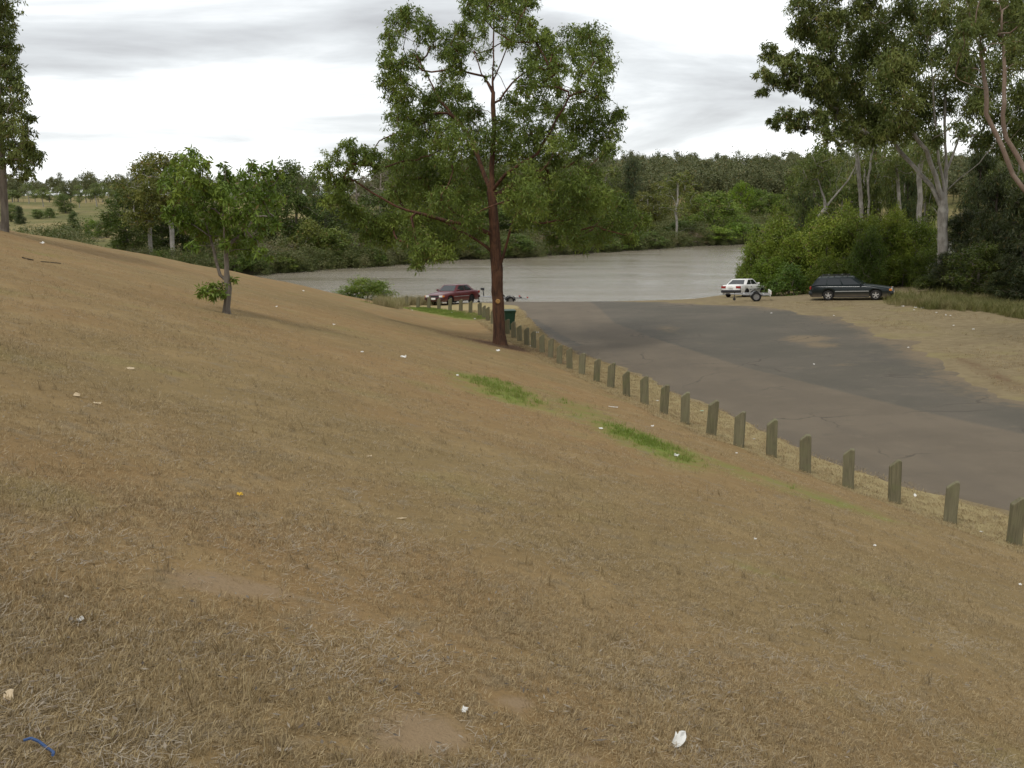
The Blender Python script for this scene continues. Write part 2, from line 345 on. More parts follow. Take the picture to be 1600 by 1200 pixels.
# ------------------------------------------------------------------ plants
def leaf_material(name, c1, c2, c3, trans=.22, rough=.5):
    m, t = new_mat(name)
    g = t.node('ShaderNodeNewGeometry'); oi = t.node('ShaderNodeObjectInfo')
    r = g.outputs['Random Per Island']
    big = t.noise(g.outputs['Position'], .55, 3, .6)
    c = t.mix(r, c1, c2); c = t.mix(t.step(big, .45, .68), c, c3)
    c = t.mix(t.step(r, .94, .95), c, (.16, .12, .04))
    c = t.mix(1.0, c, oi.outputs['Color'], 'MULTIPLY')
    p = t.node('ShaderNodeBsdfPrincipled', {'Base Color': c, 'Roughness': rough, 'Specular IOR Level': .25}).outputs[0]
    tr = t.node('ShaderNodeBsdfTranslucent', {0: t.mix(.5, c, (.10, .16, .02))}).outputs[0]
    finish(t, t.node('ShaderNodeMixShader', {0: trans, 1: p, 2: tr}).outputs[0]); return m
def bark_material(name, c1, c2, c3, sx=9, sz=1.6):
    m, t = new_mat(name); o = t.node('ShaderNodeTexCoord').outputs['Object']; oi = t.node('ShaderNodeObjectInfo')
    p = t.vmath('MULTIPLY', o, (sx, sx, sz))
    f = t.noise(p, 1.0, 6, .65, .5); f2 = t.noise(o, 1.1, 4, .6)
    c = t.mix(t.step(f, .35, .65), c1, c2); c = t.mix(t.math('MULTIPLY', t.step(f2, .5, .68), .8), c, c3)
    finish(t, bsdf(t, c, .9, .1, normal=bump(t, f, 1.0, .06))); return m
M['leaf_main'] = leaf_material('leaf_eucalypt', (.080, .119, .020), (.166, .219, .039), (.246, .307, .056), .3)
M['leaf_young'] = leaf_material('leaf_broad', (.101, .165, .024), (.168, .242, .036), (.224, .292, .045), .32)
M['leaf_gum'] = leaf_material('leaf_gum', (.075, .102, .024), (.144, .171, .043), (.200, .222, .057), .25)
M['leaf_dark'] = leaf_material('leaf_dark', (.042, .06, .024), (.068, .085, .03), (.085, .105, .034), .12)
M['leaf_bush'] = leaf_material('leaf_bush', (.105, .145, .022), (.18, .225, .032), (.235, .27, .04), .32)
M['leaf_bank'] = leaf_material('leaf_bank', (.079, .115, .026), (.138, .178, .041), (.176, .213, .048), .25)
M['leaf_dry'] = leaf_material('leaf_dry', (.11, .095, .055), (.16, .135, .08), (.13, .125, .06), .1)
M['bark_red'] = bark_material('bark_red', (.135, .068, .042), (.062, .038, .028), (.175, .092, .055))
M['bark_pale'] = bark_material('bark_pale', (.35, .325, .285), (.22, .20, .17), (.45, .42, .37), 4, 1.2)
M['bark_pink'] = bark_material('bark_pink', (.27, .20, .155), (.20, .145, .11), (.33, .26, .21), 3, .9)
M['bark_grey'] = bark_material('bark_grey', (.22, .19, .155), (.13, .11, .09), (.28, .25, .21))
M['bark_dark'] = bark_material('bark_dark', (.075, .06, .048), (.045, .037, .03), (.10, .08, .06))

class Skel:
    def __init__(s): s.p = []; s.par = []; s.leafr = []
    def add(s, v, parent): s.p.append(Vector(v)); s.par.append(parent); return len(s.p) - 1
    def near(s, c, up=.7, frm=0):
        P = np.array(s.p); d = P - np.array(c); dist = np.linalg.norm(d, axis=1)
        cost = dist + up * np.clip(d[:, 2] + .25 * dist, 0, None); cost[:frm] = 1e9
        return int(np.argmin(cost))
def curve_to(sk, i, c, step, rnd, bend=.35, sag=0.0):
    a = sk.p[i].copy(); L = (c - a).length
    if L < step * .5: return i
    j = sk.par[i]; d = (a - sk.p[j]).normalized() if j >= 0 else Vector((0, 0, 1))
    k = a + d * L * bend + Vector((0, 0, sag * L)); n = max(2, int(L / step))
    for q in range(1, n + 1):
        t = q / n; v = a * (1 - t) ** 2 + k * 2 * t * (1 - t) + c * t * t
        if q < n: v = v + Vector([rnd.gauss(0, .10 * step) for _ in range(3)])
        i = sk.add(v, i)
    return i
def tubes(sk, r, rmin=.0, sides=(14, 6, 3)):
    """tapered tubes over a skeleton"""
    n = len(sk.p); kids = [[] for _ in range(n)]
    for i, q in enumerate(sk.par):
        if q >= 0: kids[q].append(i)
    V = []; Q = []; roots = [i for i in range(n) if sk.par[i] < 0]
    stack = [(i, -1) for i in roots]
    while stack:
        i, frm = stack.pop()
        ch = [frm, i] if frm >= 0 else [i]
        while kids[ch[-1]]:
            ks = sorted(kids[ch[-1]], key=lambda k: -r[k])
            for k in ks[1:]: stack.append((k, ch[-1]))
            ch.append(ks[0])
        rr = [r[k] for k in ch]
        if frm >= 0: rr[0] = min(r[frm], r[i] * 1.15)
        if max(rr) < rmin or len(ch) < 2: continue
        m = sides[0] if rr[0] > .09 else sides[1] if rr[0] > .03 else sides[2]
        u = None; base = len(V)
        for k, c in enumerate(ch):
            a = sk.p[ch[max(0, k - 1)]]; b = sk.p[ch[min(len(ch) - 1, k + 1)]]
            d = (b - a); d = d.normalized() if d.length > 1e-6 else Vector((0, 0, 1))
            if u is None: u = d.orthogonal().normalized()
            u = (u - d * u.dot(d)); u = u.normalized() if u.length > 1e-6 else d.orthogonal().normalized()
            w = d.cross(u)
            for s in range(m):
                an = 2 * math.pi * s / m; zz_ = sk.p[c].z; lump = 1 if m < 10 else 1 + .06 * math.sin(3 * an + zz_ * 1.3) + .045 * math.sin(5 * an - zz_ * 2.7 + k) + .03 * math.sin(2 * an + zz_ * 6.1) + random.uniform(-.03, .03)
                V.append(sk.p[c] + (u * math.cos(an) + w * math.sin(an)) * rr[k] * lump)
            if k:
                o = base + (k - 1) * m
                for s in range(m): Q.append((o + s, o + (s + 1) % m, o + m + (s + 1) % m, o + m + s))
    return np.array([tuple(v) for v in V]), np.array(Q)
def leaves(P, L, Wd, droop, g, spread=1.0):
    """n leaf blades hung at points P; returns verts, quads"""
    n = len(P); d = g.normal(size=(n, 3)) * spread; d[:, 2] -= droop
    d /= np.linalg.norm(d, axis=1)[:, None]
    w = np.cross(d, g.normal(size=(n, 3))); w /= np.linalg.norm(w, axis=1)[:, None] + 1e-9
    l = (L * g.uniform(.65, 1.3, n))[:, None]; w = w * (Wd * g.uniform(.7, 1.25, n))[:, None] * .5
    V = np.stack([P, P + d * l * .45 + w, P + d * l, P + d * l * .45 - w], 1).reshape(-1, 3)
    Q = np.arange(4 * n).reshape(-1, 4); return V, Q
def grow(limbs, clumps, base_r, leaf, seed=1, step=.45, tip=.006, twigs=5, sub=10, per=26, sig=.3, exp=2.35, limb_r=None):
    """limbs: polylines of points (the first is the trunk); clumps: (centre, radius, density). Returns wood (V,Q), leaf (V,Q)"""
    rnd = random.Random(seed); g = np.random.default_rng(seed); sk = Skel()
    spans = []
    for li, pl in enumerate(limbs):
        n0 = len(sk.p); pl = [Vector(p) for p in pl]
        if li == 0: i = sk.add(pl[0], -1)
        else: i = sk.near(pl[0], 0); i = curve_to(sk, i, pl[0], step, rnd, .1) if (sk.p[i] - pl[0]).length > step else i
        for a, b in zip(pl[:-1], pl[1:]):
            n = max(1, int((b - a).length / step))
            for q in range(1, n + 1):
                v = a.lerp(b, q / n)
                if q < n: v = v + Vector([rnd.gauss(0, .04 * step) for _ in range(3)])
                i = sk.add(v, i)
        spans.append((n0, len(sk.p)))
    nl = len(sk.p); P = []; taper = np.ones(nl)
    for a, b in spans[1:]:
        for i in range(a, b): taper[i] = 1 - .5 * (i - a + 1) / (b - a)
    root = sk.p[0]; low = max(1, int(.12 * nl)) if len(limbs) == 1 else 3
    cl = sorted(clumps, key=lambda c: min((sk.p[k] - Vector(c[0])).length for k in range(0, nl, 2)))
    rmean = sum(c[1] for c in cl) / len(cl)
    for c, rad, den in cl:
        den = den * (rad / rmean) ** 1.5
        c = Vector(c); i = sk.near(c, .7, min(low, len(sk.p) - 1)); i = curve_to(sk, i, c, step, rnd, .3)
        for _ in range(twigs):
            e = c + Vector([rnd.gauss(0, 1) for _ in range(3)]).normalized() * rad * rnd.uniform(.5, .95)
            j = i
            curve_to(sk, j, e, max(step * .6, rad * .4), rnd, .25)
        ns = max(2, int(sub * den)); s = g.normal(size=(ns, 3)); s /= np.linalg.norm(s, axis=1)[:, None]
        s = s * (g.uniform(.15, 1, ns) ** .5)[:, None] * rad * np.array([1, 1, .85]) + np.array(c)
        k = int(per); o = s - np.array(c); o = o / (np.linalg.norm(o, axis=1)[:, None] + 1e-6) * .8 + g.normal(size=(ns, 3)) * .6; o[:, 2] -= .45
        o /= np.linalg.norm(o, axis=1)[:, None]; run = g.uniform(-.35, .65, (ns * k, 1))          # leaves strung along drooping sprays
        q = np.repeat(s, k, 0) + np.repeat(o * (rad * g.uniform(.5, 1.3, ns))[:, None], k, 0) * run + g.normal(size=(ns * k, 3)) * rad * sig * .55; P.append(q)
    n = len(sk.p); r = np.zeros(n); acc = np.zeros(n)
    for i in range(n - 1, -1, -1):
        r[i] = max(tip, acc[i] ** (1 / exp))
        if sk.par[i] >= 0: acc[sk.par[i]] += r[i] ** exp
    k = math.log(base_r / tip) / max(.1, math.log(r[0] / tip)); r = tip * (r / tip) ** k; r[:nl] *= taper
    z0 = sk.p[0].z  # root flare
    for i in range(nl):
        if sk.par[i] < 3 or (sk.p[i] - sk.p[0]).length < base_r * 3: r[i] *= 1 + .45 * max(0, 1 - (sk.p[i] - sk.p[0]).length / (base_r * 3)) ** 2
    wood = tubes(sk, r)
    P = np.concatenate(P); return wood, leaves(P, leaf[0], leaf[1], leaf[2], g), sk
def plant(name, label, cat, loc, wood, leafs, bark, leafm, group=None, color=None, extra=None):
    t = empty(name, loc); tag(t, label, cat, group)
    off = np.array(loc, float)
    tr = link('trunk', mesh_np('trunk', wood[0] - off, wood[1], bark, True), t)
    cr = link('crown', mesh_np('crown', leafs[0] - off, leafs[1], leafm, False), t)
    if color: cr.color = (*color, 1)
    return t

def from_px(L, Y, half, seed, dup=1.0, ax=None):
    """foliage clumps given as (px, py, r_px[, density[, depth]]) -> world; depth spread so that the crown is round"""
    rnd = random.Random(seed); out = []
    for e in L:
        px, py, rp = e[:3]; den = e[3] if len(e) > 3 else 1.0
        if len(e) > 4: dy = e[4]
        else:
            u = (px - ax) / F * Y / half; dy = math.sqrt(max(.06, 1 - min(1, u * u))) * half * .8 * rnd.uniform(-1, 1)
        YY = Y + dy; out.append((at(px, py, YY), rp / F * YY, den))
    return out

# --- the tree in the middle of the lawn
def main_tree():
    Y = on_ground(781, 538).y
    p = lambda x, y, d=0: at(x, y, Y + d)
    b = on_ground(781, 538); b.z -= .1
    limbs = [[b, p(779, 500), p(777, 440), p(775, 400), p(772, 350), p(768, 300), p(770, 240), p(771, 180), p(770, 110), p(771, 60), p(772, 15)],
        [p(777, 425), p(788, 395, -.3), p(797, 360, -.6), p(812, 320, -1.2), p(850, 285, -2)],
        [p(775, 398), p(745, 375, .4), p(712, 358, .8), p(690, 346, 1.2), p(655, 345, 1.4)],
        [p(772, 372), p(740, 352, -.6), p(700, 346, -1.2), p(650, 332, -1.6), p(618, 322, -1.8), p(580, 300, -1.9), p(555, 283, -2)],
        [p(768, 305), p(752, 260, .8), p(735, 215, 1.6), p(690, 160, 2.2), p(655, 95, 2.4), p(640, 50, 2.2)],
        [p(768, 300), p(790, 272, -.7), p(840, 240, -1.8), p(880, 170, -2.2), p(905, 110, -2.2)],
        [p(769, 308), p(800, 290, .9), p(850, 262, 2), p(880, 245, 2.6), p(930, 210, 2.6)],
        [p(779, 452), p(784, 446, -.3), p(793, 436, -.5)], [p(779, 420), p(800, 414, -.5), p(825, 421, -.9), p(846, 432, -1.1)], [p(770, 140), p(752, 115, .3), p(742, 85, .5)], [p(771, 170), p(800, 130, -.3), p(835, 100, -.6)], [p(770, 130), p(790, 80), p(812, 30)]]
    up = [(772, 6, 20), (745, 5, 18), (800, 4, 20), (826, 6, 15), (735, 22, 13), (755, 28, 15, .8), (785, 28, 16, .8), (812, 26, 16), (828, 38, 12), (725, 40, 14), (733, 58, 14, .7), (724, 68, 12),
        (757, 55, 14, .5), (790, 58, 16, .5), (765, 78, 12, .35), (805, 66, 14, .6), (745, 84, 12, .35), (770, 105, 10, .2), (760, 120, 10, .2), (815, 52, 12), (742, -10, 22), (790, -18, 26), (822, -12, 18), (765, -34, 20),
        (622, 34, 20), (640, 22, 17), (612, 56, 15), (608, 72, 10, .7), (663, 40, 17), (676, 50, 11), (660, 60, 12, .6), (702, 62, 17), (715, 80, 17), (698, 85, 15), (713, 105, 17), (697, 112, 12, .7), (673, 72, 10, .4),
        (603, 92, 14), (616, 108, 19), (637, 96, 15), (650, 92, 12, .8), (608, 130, 17), (632, 128, 17), (660, 110, 10, .4), (617, 152, 18), (640, 148, 16), (622, 178, 20), (642, 182, 18), (668, 150, 18), (690, 140, 18), (712, 140, 18), (728, 150, 12), (682, 166, 20), (708, 170, 20), (664, 182, 18),
        (628, 205, 18), (612, 216, 11), (650, 205, 20), (625, 235, 18), (648, 232, 20), (672, 212, 22), (698, 200, 22), (725, 185, 20), (742, 172, 15), (690, 232, 24), (720, 215, 24), (746, 205, 20), (740, 240, 22), (705, 250, 22), (664, 250, 22), (630, 252, 20),
        (835, 62, 20), (855, 55, 15), (862, 78, 19), (843, 88, 19), (825, 105, 16), (852, 110, 18), (873, 100, 14), (896, 58, 20), (920, 52, 18), (938, 68, 18), (905, 82, 18), (932, 95, 20), (952, 100, 14), (912, 112, 18), (938, 120, 16), (888, 108, 10, .6),
        (820, 135, 18), (845, 135, 20), (868, 130, 16), (885, 148, 12, .6), (915, 142, 18), (938, 145, 15), (800, 160, 16), (818, 172, 20), (842, 165, 16), (862, 172, 18), (880, 178, 14), (905, 175, 19), (930, 172, 20), (955, 178, 16), (895, 200, 20), (925, 200, 22), (952, 205, 20), (965, 185, 11),
        (788, 190, 18), (775, 215, 22), (800, 212, 20), (830, 208, 20), (855, 205, 18), (780, 240, 20), (812, 240, 22), (845, 235, 22), (872, 222, 20), (900, 228, 18), (935, 228, 19), (952, 235, 14), (870, 245, 18), (910, 245, 14, .6)]
    low = [(632, 275, 24), (668, 278, 26), (705, 282, 26), (740, 275, 24), (618, 300, 18), (650, 308, 26), (690, 312, 26), (728, 312, 24), (760, 300, 20), (672, 340, 24), (705, 345, 24), (738, 338, 22), (640, 338, 20), (648, 366, 22), (680, 370, 24), (715, 372, 20), (660, 392, 20), (652, 412, 12), (690, 392, 18), (745, 362, 16),
        (790, 278, 20), (822, 275, 24), (858, 276, 26), (895, 278, 26), (925, 270, 18), (800, 312, 22), (835, 310, 26), (872, 312, 28), (910, 308, 28), (945, 310, 24), (968, 315, 18), (850, 342, 24), (888, 345, 26), (925, 345, 26), (960, 345, 24), (990, 350, 20), (1005, 342, 12), (980, 325, 16), (905, 370, 20), (940, 372, 18), (870, 372, 16), (815, 340, 16), (985, 370, 12)]
    left = [(503, 262, 13, .8, -2), (520, 246, 15, .9, -2.2), (545, 228, 15, 1, -2.3), (562, 240, 17, 1, -1.8), (585, 240, 14, .9, -1.6), (575, 258, 15, .9, -2), (548, 258, 15, 1, -2.4), (590, 262, 9, .6, -2), (515, 278, 15, 1, -2), (540, 282, 15, .9, -1.7), (525, 305, 18, 1, -2), (545, 322, 18, 1, -1.6), (565, 342, 18, 1, -1.4), (590, 350, 20, 1, -1.2), (575, 370, 16, 1, -1.2), (605, 372, 18, 1, -1), (612, 345, 18, 1, -1), (508, 318, 11, .7, -2)]
    cl = from_px(up, Y, 5.6, 3, ax=775) + from_px(low, Y, 6.2, 5, ax=790) + from_px(left, Y, 8.5, 6, ax=775)
    wood, lf, sk = grow(limbs, cl, .25, (.18, .045, 1.0), seed=11, step=.4, tip=.007, twigs=5, sub=28, per=30, sig=.26, exp=1.85)
    t = plant('eucalypt_tree', 'tall tree with reddish bark standing beside the timber posts in mid lawn', 'tree', tuple(b), wood, lf, M['bark_red'], M['leaf_main'])
    # sawn branch scar on the trunk
    q = at(778, 471, Y - .26); bm = bmesh.new()
    bmesh.ops.create_cone(bm, cap_ends=True, segments=14, radius1=.11, radius2=.085, depth=.10, matrix=Matrix.Translation(q - b) @ Matrix.Rotation(R(90), 4, 'X'))
    bmesh.ops.bevel(bm, geom=bm.edges[:], offset=.008, segments=1, affect='EDGES')
    tag(bm_obj('branch_scar', bm, simple('cut_wood', (.42, .24, .09), .8, .1, var=.3, scale=25), t), 'pale orange sawn branch scar')
main_tree()

# --- the young tree on the slope
def young_tree():
    b = on_ground(354, 490); Y = b.y; b.z -= .06; p = lambda x, y, d=0: at(x, y, Y + d)
    limbs = [[b, p(355, 470), p(357, 450), p(354, 425), p(353, 400), p(360, 380), p(372, 355), p(382, 330)], [p(354, 440), p(344, 430, .05), p(338, 410, .1), p(334, 390, .15), p(328, 370, .25), p(318, 340, .3), p(305, 300, .3)],
        [p(353, 400), p(350, 370, -.2), p(348, 340, -.3), p(350, 300, -.3), p(352, 275, -.3)], [p(356, 473), p(348, 466, -.1), p(338, 455, -.2)], [p(360, 380), p(385, 360, .1), p(405, 320, .1)], [p(328, 370), p(300, 350, .1), p(275, 320, .2)]]
    L = [(285, 250, 14), (300, 242, 12), (310, 258, 14), (275, 270, 14), (296, 275, 16), (316, 280, 15), (262, 288, 11), (280, 300, 16), (300, 305, 18), (325, 300, 16), (352, 262, 9), (350, 278, 12), (345, 298, 14), (365, 295, 12), (380, 275, 10), (395, 262, 10), (412, 268, 12), (428, 262, 8), (436, 275, 7), (400, 285, 15), (420, 292, 13), (385, 300, 16), (408, 310, 16), (430, 312, 11), (365, 318, 16), (340, 322, 16), (318, 325, 16),
        (290, 328, 16), (268, 325, 10), (262, 335, 9), (280, 345, 14), (300, 350, 16), (322, 348, 16), (345, 345, 16), (368, 342, 16), (390, 332, 16), (412, 332, 14), (428, 340, 8), (430, 352, 7), (405, 352, 13), (382, 358, 15), (360, 365, 14), (375, 378, 12), (395, 372, 10), (350, 378, 10), (310, 368, 13), (300, 382, 9), (330, 368, 10), (405, 392, 8), (418, 402, 6), (388, 390, 8), (360, 388, 9)]
    low = [(322, 455, 9, 1, -.2), (334, 448, 9, 1, -.1), (342, 456, 8, 1, -.15), (330, 462, 7, 1, -.2), (348, 442, 7, .9, 0), (366, 436, 6, .8, .1), (346, 462, 6, .8, -.2), (312, 458, 5, .7, -.2)]
    cl = from_px(L, Y, 1.3, 8, ax=350) + from_px(low, Y, 1, 9, ax=350)
    wood, lf, sk = grow(limbs, cl, .078, (.14, .043, 1.0), seed=5, step=.16, tip=.004, twigs=4, sub=9, per=19, sig=.36)
    plant('young_tree', 'small broad-leaved young tree with forked grey trunk on the dry slope', 'tree', tuple(b), wood, lf, M['bark_grey'], M['leaf_young'])
young_tree()

# --- tall tree cut by the left edge
def left_tree():
    b = on_ground(6, 361); Y = b.y; b.z -= .1; p = lambda x, y, d=0: at(x, y, Y + d)
    limbs = [[b, p(7, 320), p(5, 280), p(3, 240), p(0, 180), p(-6, 100), p(-12, 20), p(-16, -60)], [p(4, 262), p(22, 235, -.3), p(40, 220, -.6)], [p(3, 250), p(-30, 230, .4), p(-60, 215, .8)]]
    L = [(-15, -70, 22), (-5, -40, 24), (-30, -30, 24), (0, -5, 22), (-25, 0, 26), (10, 18, 16), (-12, 28, 24), (-45, 30, 24), (6, 50, 16), (-15, 60, 24), (20, 70, 13), (0, 85, 22), (-40, 80, 26), (14, 100, 18), (22, 122, 16), (-12, 115, 24), (-50, 125, 26), (5, 140, 22), (30, 146, 14), (28, 170, 17), (42, 185, 11), (8, 175, 22), (-25, 160, 26), (-60, 175, 24), (20, 198, 20), (38, 208, 14), (-5, 205, 20), (50, 222, 12), (60, 238, 9), (52, 250, 11), (36, 235, 16), (18, 228, 18), (40, 262, 11), (44, 278, 8), (30, 255, 12), (12, 250, 12), (-15, 235, 22), (-45, 215, 24), (-75, 220, 22), (-30, 260, 18), (-60, 255, 20), (25, 275, 7, .7)]
    cl = from_px(L, Y, 2.6, 12, ax=-8)
    wood, lf, sk = grow(limbs, cl, .125, (.19, .045, 1.2), seed=21, step=.35, tip=.007, twigs=4, sub=18, per=34, sig=.27)
    plant('gum_tree', 'tall narrow gum with dark foliage cut off by the left edge of the photo', 'tree', tuple(b), wood, lf, M['bark_grey'], M['leaf_gum'])
left_tree()

# --- big pale gum on the right, above the green thicket
def big_gum():
    Y = 68; b = at(1473, 462, Y); b.z = zt(b.x, b.y) - .1; p = lambda x, y, d=0: at(x, y, Y + d)
    limbs = [[b, p(1473, 420), p(1473, 360), p(1474, 315), p(1478, 285), p(1478, 240), p(1476, 180), p(1478, 110), p(1480, 30), p(1482, -60)],
        [p(1472, 325), p(1455, 290, .3), p(1430, 262, .8), p(1405, 235, 1.4), p(1380, 195, 2.), p(1350, 150, 2.6), p(1310, 110, 2.8)],
        [p(1473, 312), p(1462, 275, -.4), p(1448, 235, -.8), p(1425, 205, -1.2), p(1395, 160, -1), p(1370, 90, 0)],
        [p(1476, 300), p(1466, 240, -.8), p(1460, 180, -1.2), p(1455, 100, -1.6), p(1440, 30, -2)],
        [p(1476, 296), p(1500, 278, -.5), p(1530, 255, -1), p(1560, 215, -1.6), p(1590, 170, -2)],
        [p(1478, 275), p(1495, 225, .8), p(1510, 160, 1.4), p(1530, 90, 2)]]
    L = [(1252, 8, 20), (1262, 30, 20), (1245, 48, 16), (1275, 55, 20), (1290, 20, 22), (1300, 62, 20), (1320, 35, 24), (1335, 80, 22), (1350, 15, 24), (1380, 40, 26), (1410, 12, 26), (1440, 38, 26), (1470, 14, 26), (1505, 40, 26), (1530, 12, 24), (1560, 40, 26), (1590, 15, 24),
        (1202, 80, 13), (1215, 92, 11), (1195, 115, 12), (1210, 122, 14), (1192, 142, 8), (1230, 105, 14), (1240, 85, 10), (1250, 118, 17), (1232, 132, 12), (1268, 95, 17), (1280, 120, 20), (1265, 140, 14), (1300, 105, 22), (1305, 138, 20), (1290, 152, 14), (1330, 120, 24), (1345, 152, 24), (1365, 100, 26), (1385, 135, 26), (1370, 175, 24), (1400, 80, 26), (1420, 115, 26), (1412, 158, 26), (1445, 90, 26), (1450, 140, 26),
        (1255, 182, 12), (1262, 200, 9, .6), (1290, 180, 12), (1315, 150, 18), (1360, 60, 24), (1395, 100, 26), (1212, 188, 10), (1225, 178, 11), (1240, 192, 10), (1232, 200, 7), (1275, 172, 12, .7), (1280, 195, 13, .8), (1310, 170, 18), (1300, 208, 13, .8), (1325, 200, 18), (1345, 190, 20), (1355, 215, 16), (1385, 205, 20), (1400, 190, 22), (1420, 200, 20), (1440, 180, 22), (1490, 80, 26), (1500, 120, 24), (1520, 100, 24), (1545, 140, 26), (1570, 100, 26), (1595, 140, 24), (1520, 170, 22), (1560, 180, 22), (1590, 200, 22), (1500, 205, 16, .7), (1535, 215, 18), (1570, 230, 16), (1455, 215, 14, .7), (1312, 225, 10, .7), (1480, 160, 18, .7), (1600, 60, 26), (1610, 170, 24), (1350, -30, 26), (1420, -40, 28), (1480, -45, 28), (1540, -40, 26), (1300, -22, 22), (1590, -40, 26)]
    cl = from_px(L, Y, 8.0, 14, ax=1450)
    wood, lf, sk = grow(limbs, cl, .31, (.29, .075, 1.2), seed=33, step=.6, tip=.010, twigs=4, sub=28, per=52, sig=.3, exp=1.85)
    plant('gum_tree', 'largest gum on the right, pale forked trunk rising out of the green thicket', 'tree', tuple(b), wood, lf, M['bark_pale'], M['leaf_gum'])
big_gum()

# --- smooth pink gum leaning in from the right edge
def pink_gum():
    Y = 38; b = at(1690, 560, Y); b.z = zt(b.x, b.y) - .1; p = lambda x, y, d=0: at(x, y, Y + d)
    limbs = [[b, p(1675, 480), p(1655, 390), p(1630, 330), p(1600, 296), p(1582, 272), p(1572, 245), p(1556, 208), p(1541, 178), p(1541, 140), p(1536, 100), p(1528, 66), p(1515, 20), p(1500, -40)],
        [p(1632, 333), p(1612, 285, .5), p(1592, 248, .7), p(1572, 215, .8), p(1567, 180, .8), p(1570, 110, .9), p(1565, 40, 1), p(1560, -30, 1)],
        [p(1541, 142), p(1522, 134, -.2), p(1500, 126, -.4)], [p(1578, 220), p(1590, 205, .8), p(1605, 190, .6)], [p(1645, 360), p(1680, 280, -.3), p(1720, 180, -.6), p(1740, 60, -1)]]
    L = [(1512, 20, 18), (1530, 5, 20), (1550, 25, 20), (1525, 45, 18), (1575, 10, 22), (1595, 35, 20), (1560, 55, 16, .8), (1592, 65, 18), (1505, 50, 14), (1540, 78, 12, .6), (1500, -10, 20), (1540, -30, 24), (1590, -25, 24), (1620, 20, 24), (1640, 70, 24), (1670, 10, 26), (1700, 80, 28), (1740, 30, 28), (1720, 150, 24), (1760, 120, 26), (1660, 130, 20), (1500, 85, 12, .6), (1512, 105, 12, .6), (1596, 100, 14, .6), (1690, -40, 28), (1640, -40, 26)]
    cl = from_px(L, Y, 3.5, 17, ax=1600)
    wood, lf, sk = grow(limbs, cl, .19, (.18, .045, 1.2), seed=41, step=.35, tip=.007, twigs=4, sub=18, per=38, sig=.27, exp=2.0)
    plant('gum_tree', 'smooth pinkish twin-stemmed gum leaning in from the right edge', 'tree', tuple(b), wood, lf, M['bark_pink'], M['leaf_gum'])
pink_gum()

# --- prototypes for the other trees and bushes, 10 m tall, copied as individuals
PROTO = {}
def proto(key, clumps, trunk, base_r, leaf, bark, leafm, seed, sub, per, sig=.3, step=.9, twigs=2, extra_limbs=()):
    wood, lf, sk = grow([trunk] + list(extra_limbs), clumps, base_r, leaf, seed=seed, step=step, tip=.02, twigs=twigs, sub=sub, per=per, sig=sig)
    PROTO[key] = (mesh_np('trunk', wood[0], wood[1], bark, True), mesh_np('crown', lf[0], lf[1], leafm, False))
def cloud(seed, n, shape, r0, r1):
    """clump centres: shape(h) gives the crown's half width at relative height h, 0 for none"""
    rnd = random.Random(seed); out = []
    while len(out) < n:
        h = rnd.random(); w = shape(h)
        if w <= 0: continue
        a = rnd.random() * 6.283; q = math.sqrt(rnd.uniform(.12, 1)) * w
        if rnd.random() > (w / 3.5) ** .6 + .1: continue
        out.append((Vector((q * math.cos(a), q * math.sin(a), h * 10)), rnd.uniform(r0, r1), rnd.uniform(.7, 1.2)))
    return out
def gum_shape(lo, wid): return lambda h: 0 if h < lo else wid * math.sqrt(max(0, 1 - ((h - lo - (1 - lo) * .52) / ((1 - lo) * .52)) ** 2)) * (1.0 + .35 * math.sin(h * 19))
VTR = lambda *p: [Vector(q) for q in p]
for k, (sd, lo, wd, n) in enumerate([(61, .34, 2.4, 44), (62, .45, 2.0, 34), (63, .28, 2.9, 50)]):
    rr = random.Random(sd); b1, b2 = rr.uniform(-.4, .4), rr.uniform(-.5, .5)
    proto(f'gum{k}', cloud(sd, n, gum_shape(lo, wd), .6, 1.0), VTR((0, 0, -.3), (b1 * .3, 0, 2), (b1, b2 * .5, 4.2), (b1 * .6, b2, 6.4), (b1 * .2, b2 * .4, 9.0)), .17, (.34, .11, .9), M['bark_pale'], M['leaf_gum'], sd, 12, 14,
        extra_limbs=[VTR((b1 * .9, b2 * .4, 3.8), (1.0, .4, 5.4), (1.6, .8, 7)), VTR((b1, b2 * .5, 4.3), (-.9, -.4, 5.8), (-1.5, -.5, 7.4))])
for k, (sd, wd, n) in enumerate([(71, 3.6, 66), (72, 3.0, 60)]):
    proto(f'round{k}', cloud(sd, n, gum_shape(.08, wd), .8, 1.25), VTR((0, 0, -.3), (.1, 0, 2), (0, .2, 5), (0, 0, 8)), .2, (.36, .15, .5), M['bark_grey'], M['leaf_bank'], sd, 11, 15)
for k, (sd, wd, n) in enumerate([(75, 2.3, 64), (76, 2.9, 70)]):
    proto(f'oak{k}', cloud(sd, n, lambda h, w=wd: 0 if h < .06 else w * (1.06 - h) ** .65 * (1 + .25 * math.sin(h * 23)), .65, 1.1), VTR((0, 0, -.3), (.1, 0, 3), (0, .1, 6), (0, 0, 9.6)), .2, (.5, .06, 1.1), M['bark_dark'], M['leaf_dark'], sd, 12, 22)
def dome(sd, n, w): return cloud(sd, n, lambda h, w=w: w * math.sqrt(max(0, 1 - (h * 1.03) ** 2.2)) * (1 + .12 * math.sin(h * 17 + sd)), 1.0, 1.9)
for k, (sd, w, lm) in enumerate([(81, 4.8, 'leaf_bank'), (82, 5.6, 'leaf_bank'), (83, 4.4, 'leaf_bank')]):
    proto(f'bush{k}', dome(sd, 34, w), VTR((0, 0, -.6), (.2, 0, 2), (0, .2, 5)), .22, (.62, .26, .35), M['bark_grey'], M[lm], sd, 11, 16, .32, 1.4)
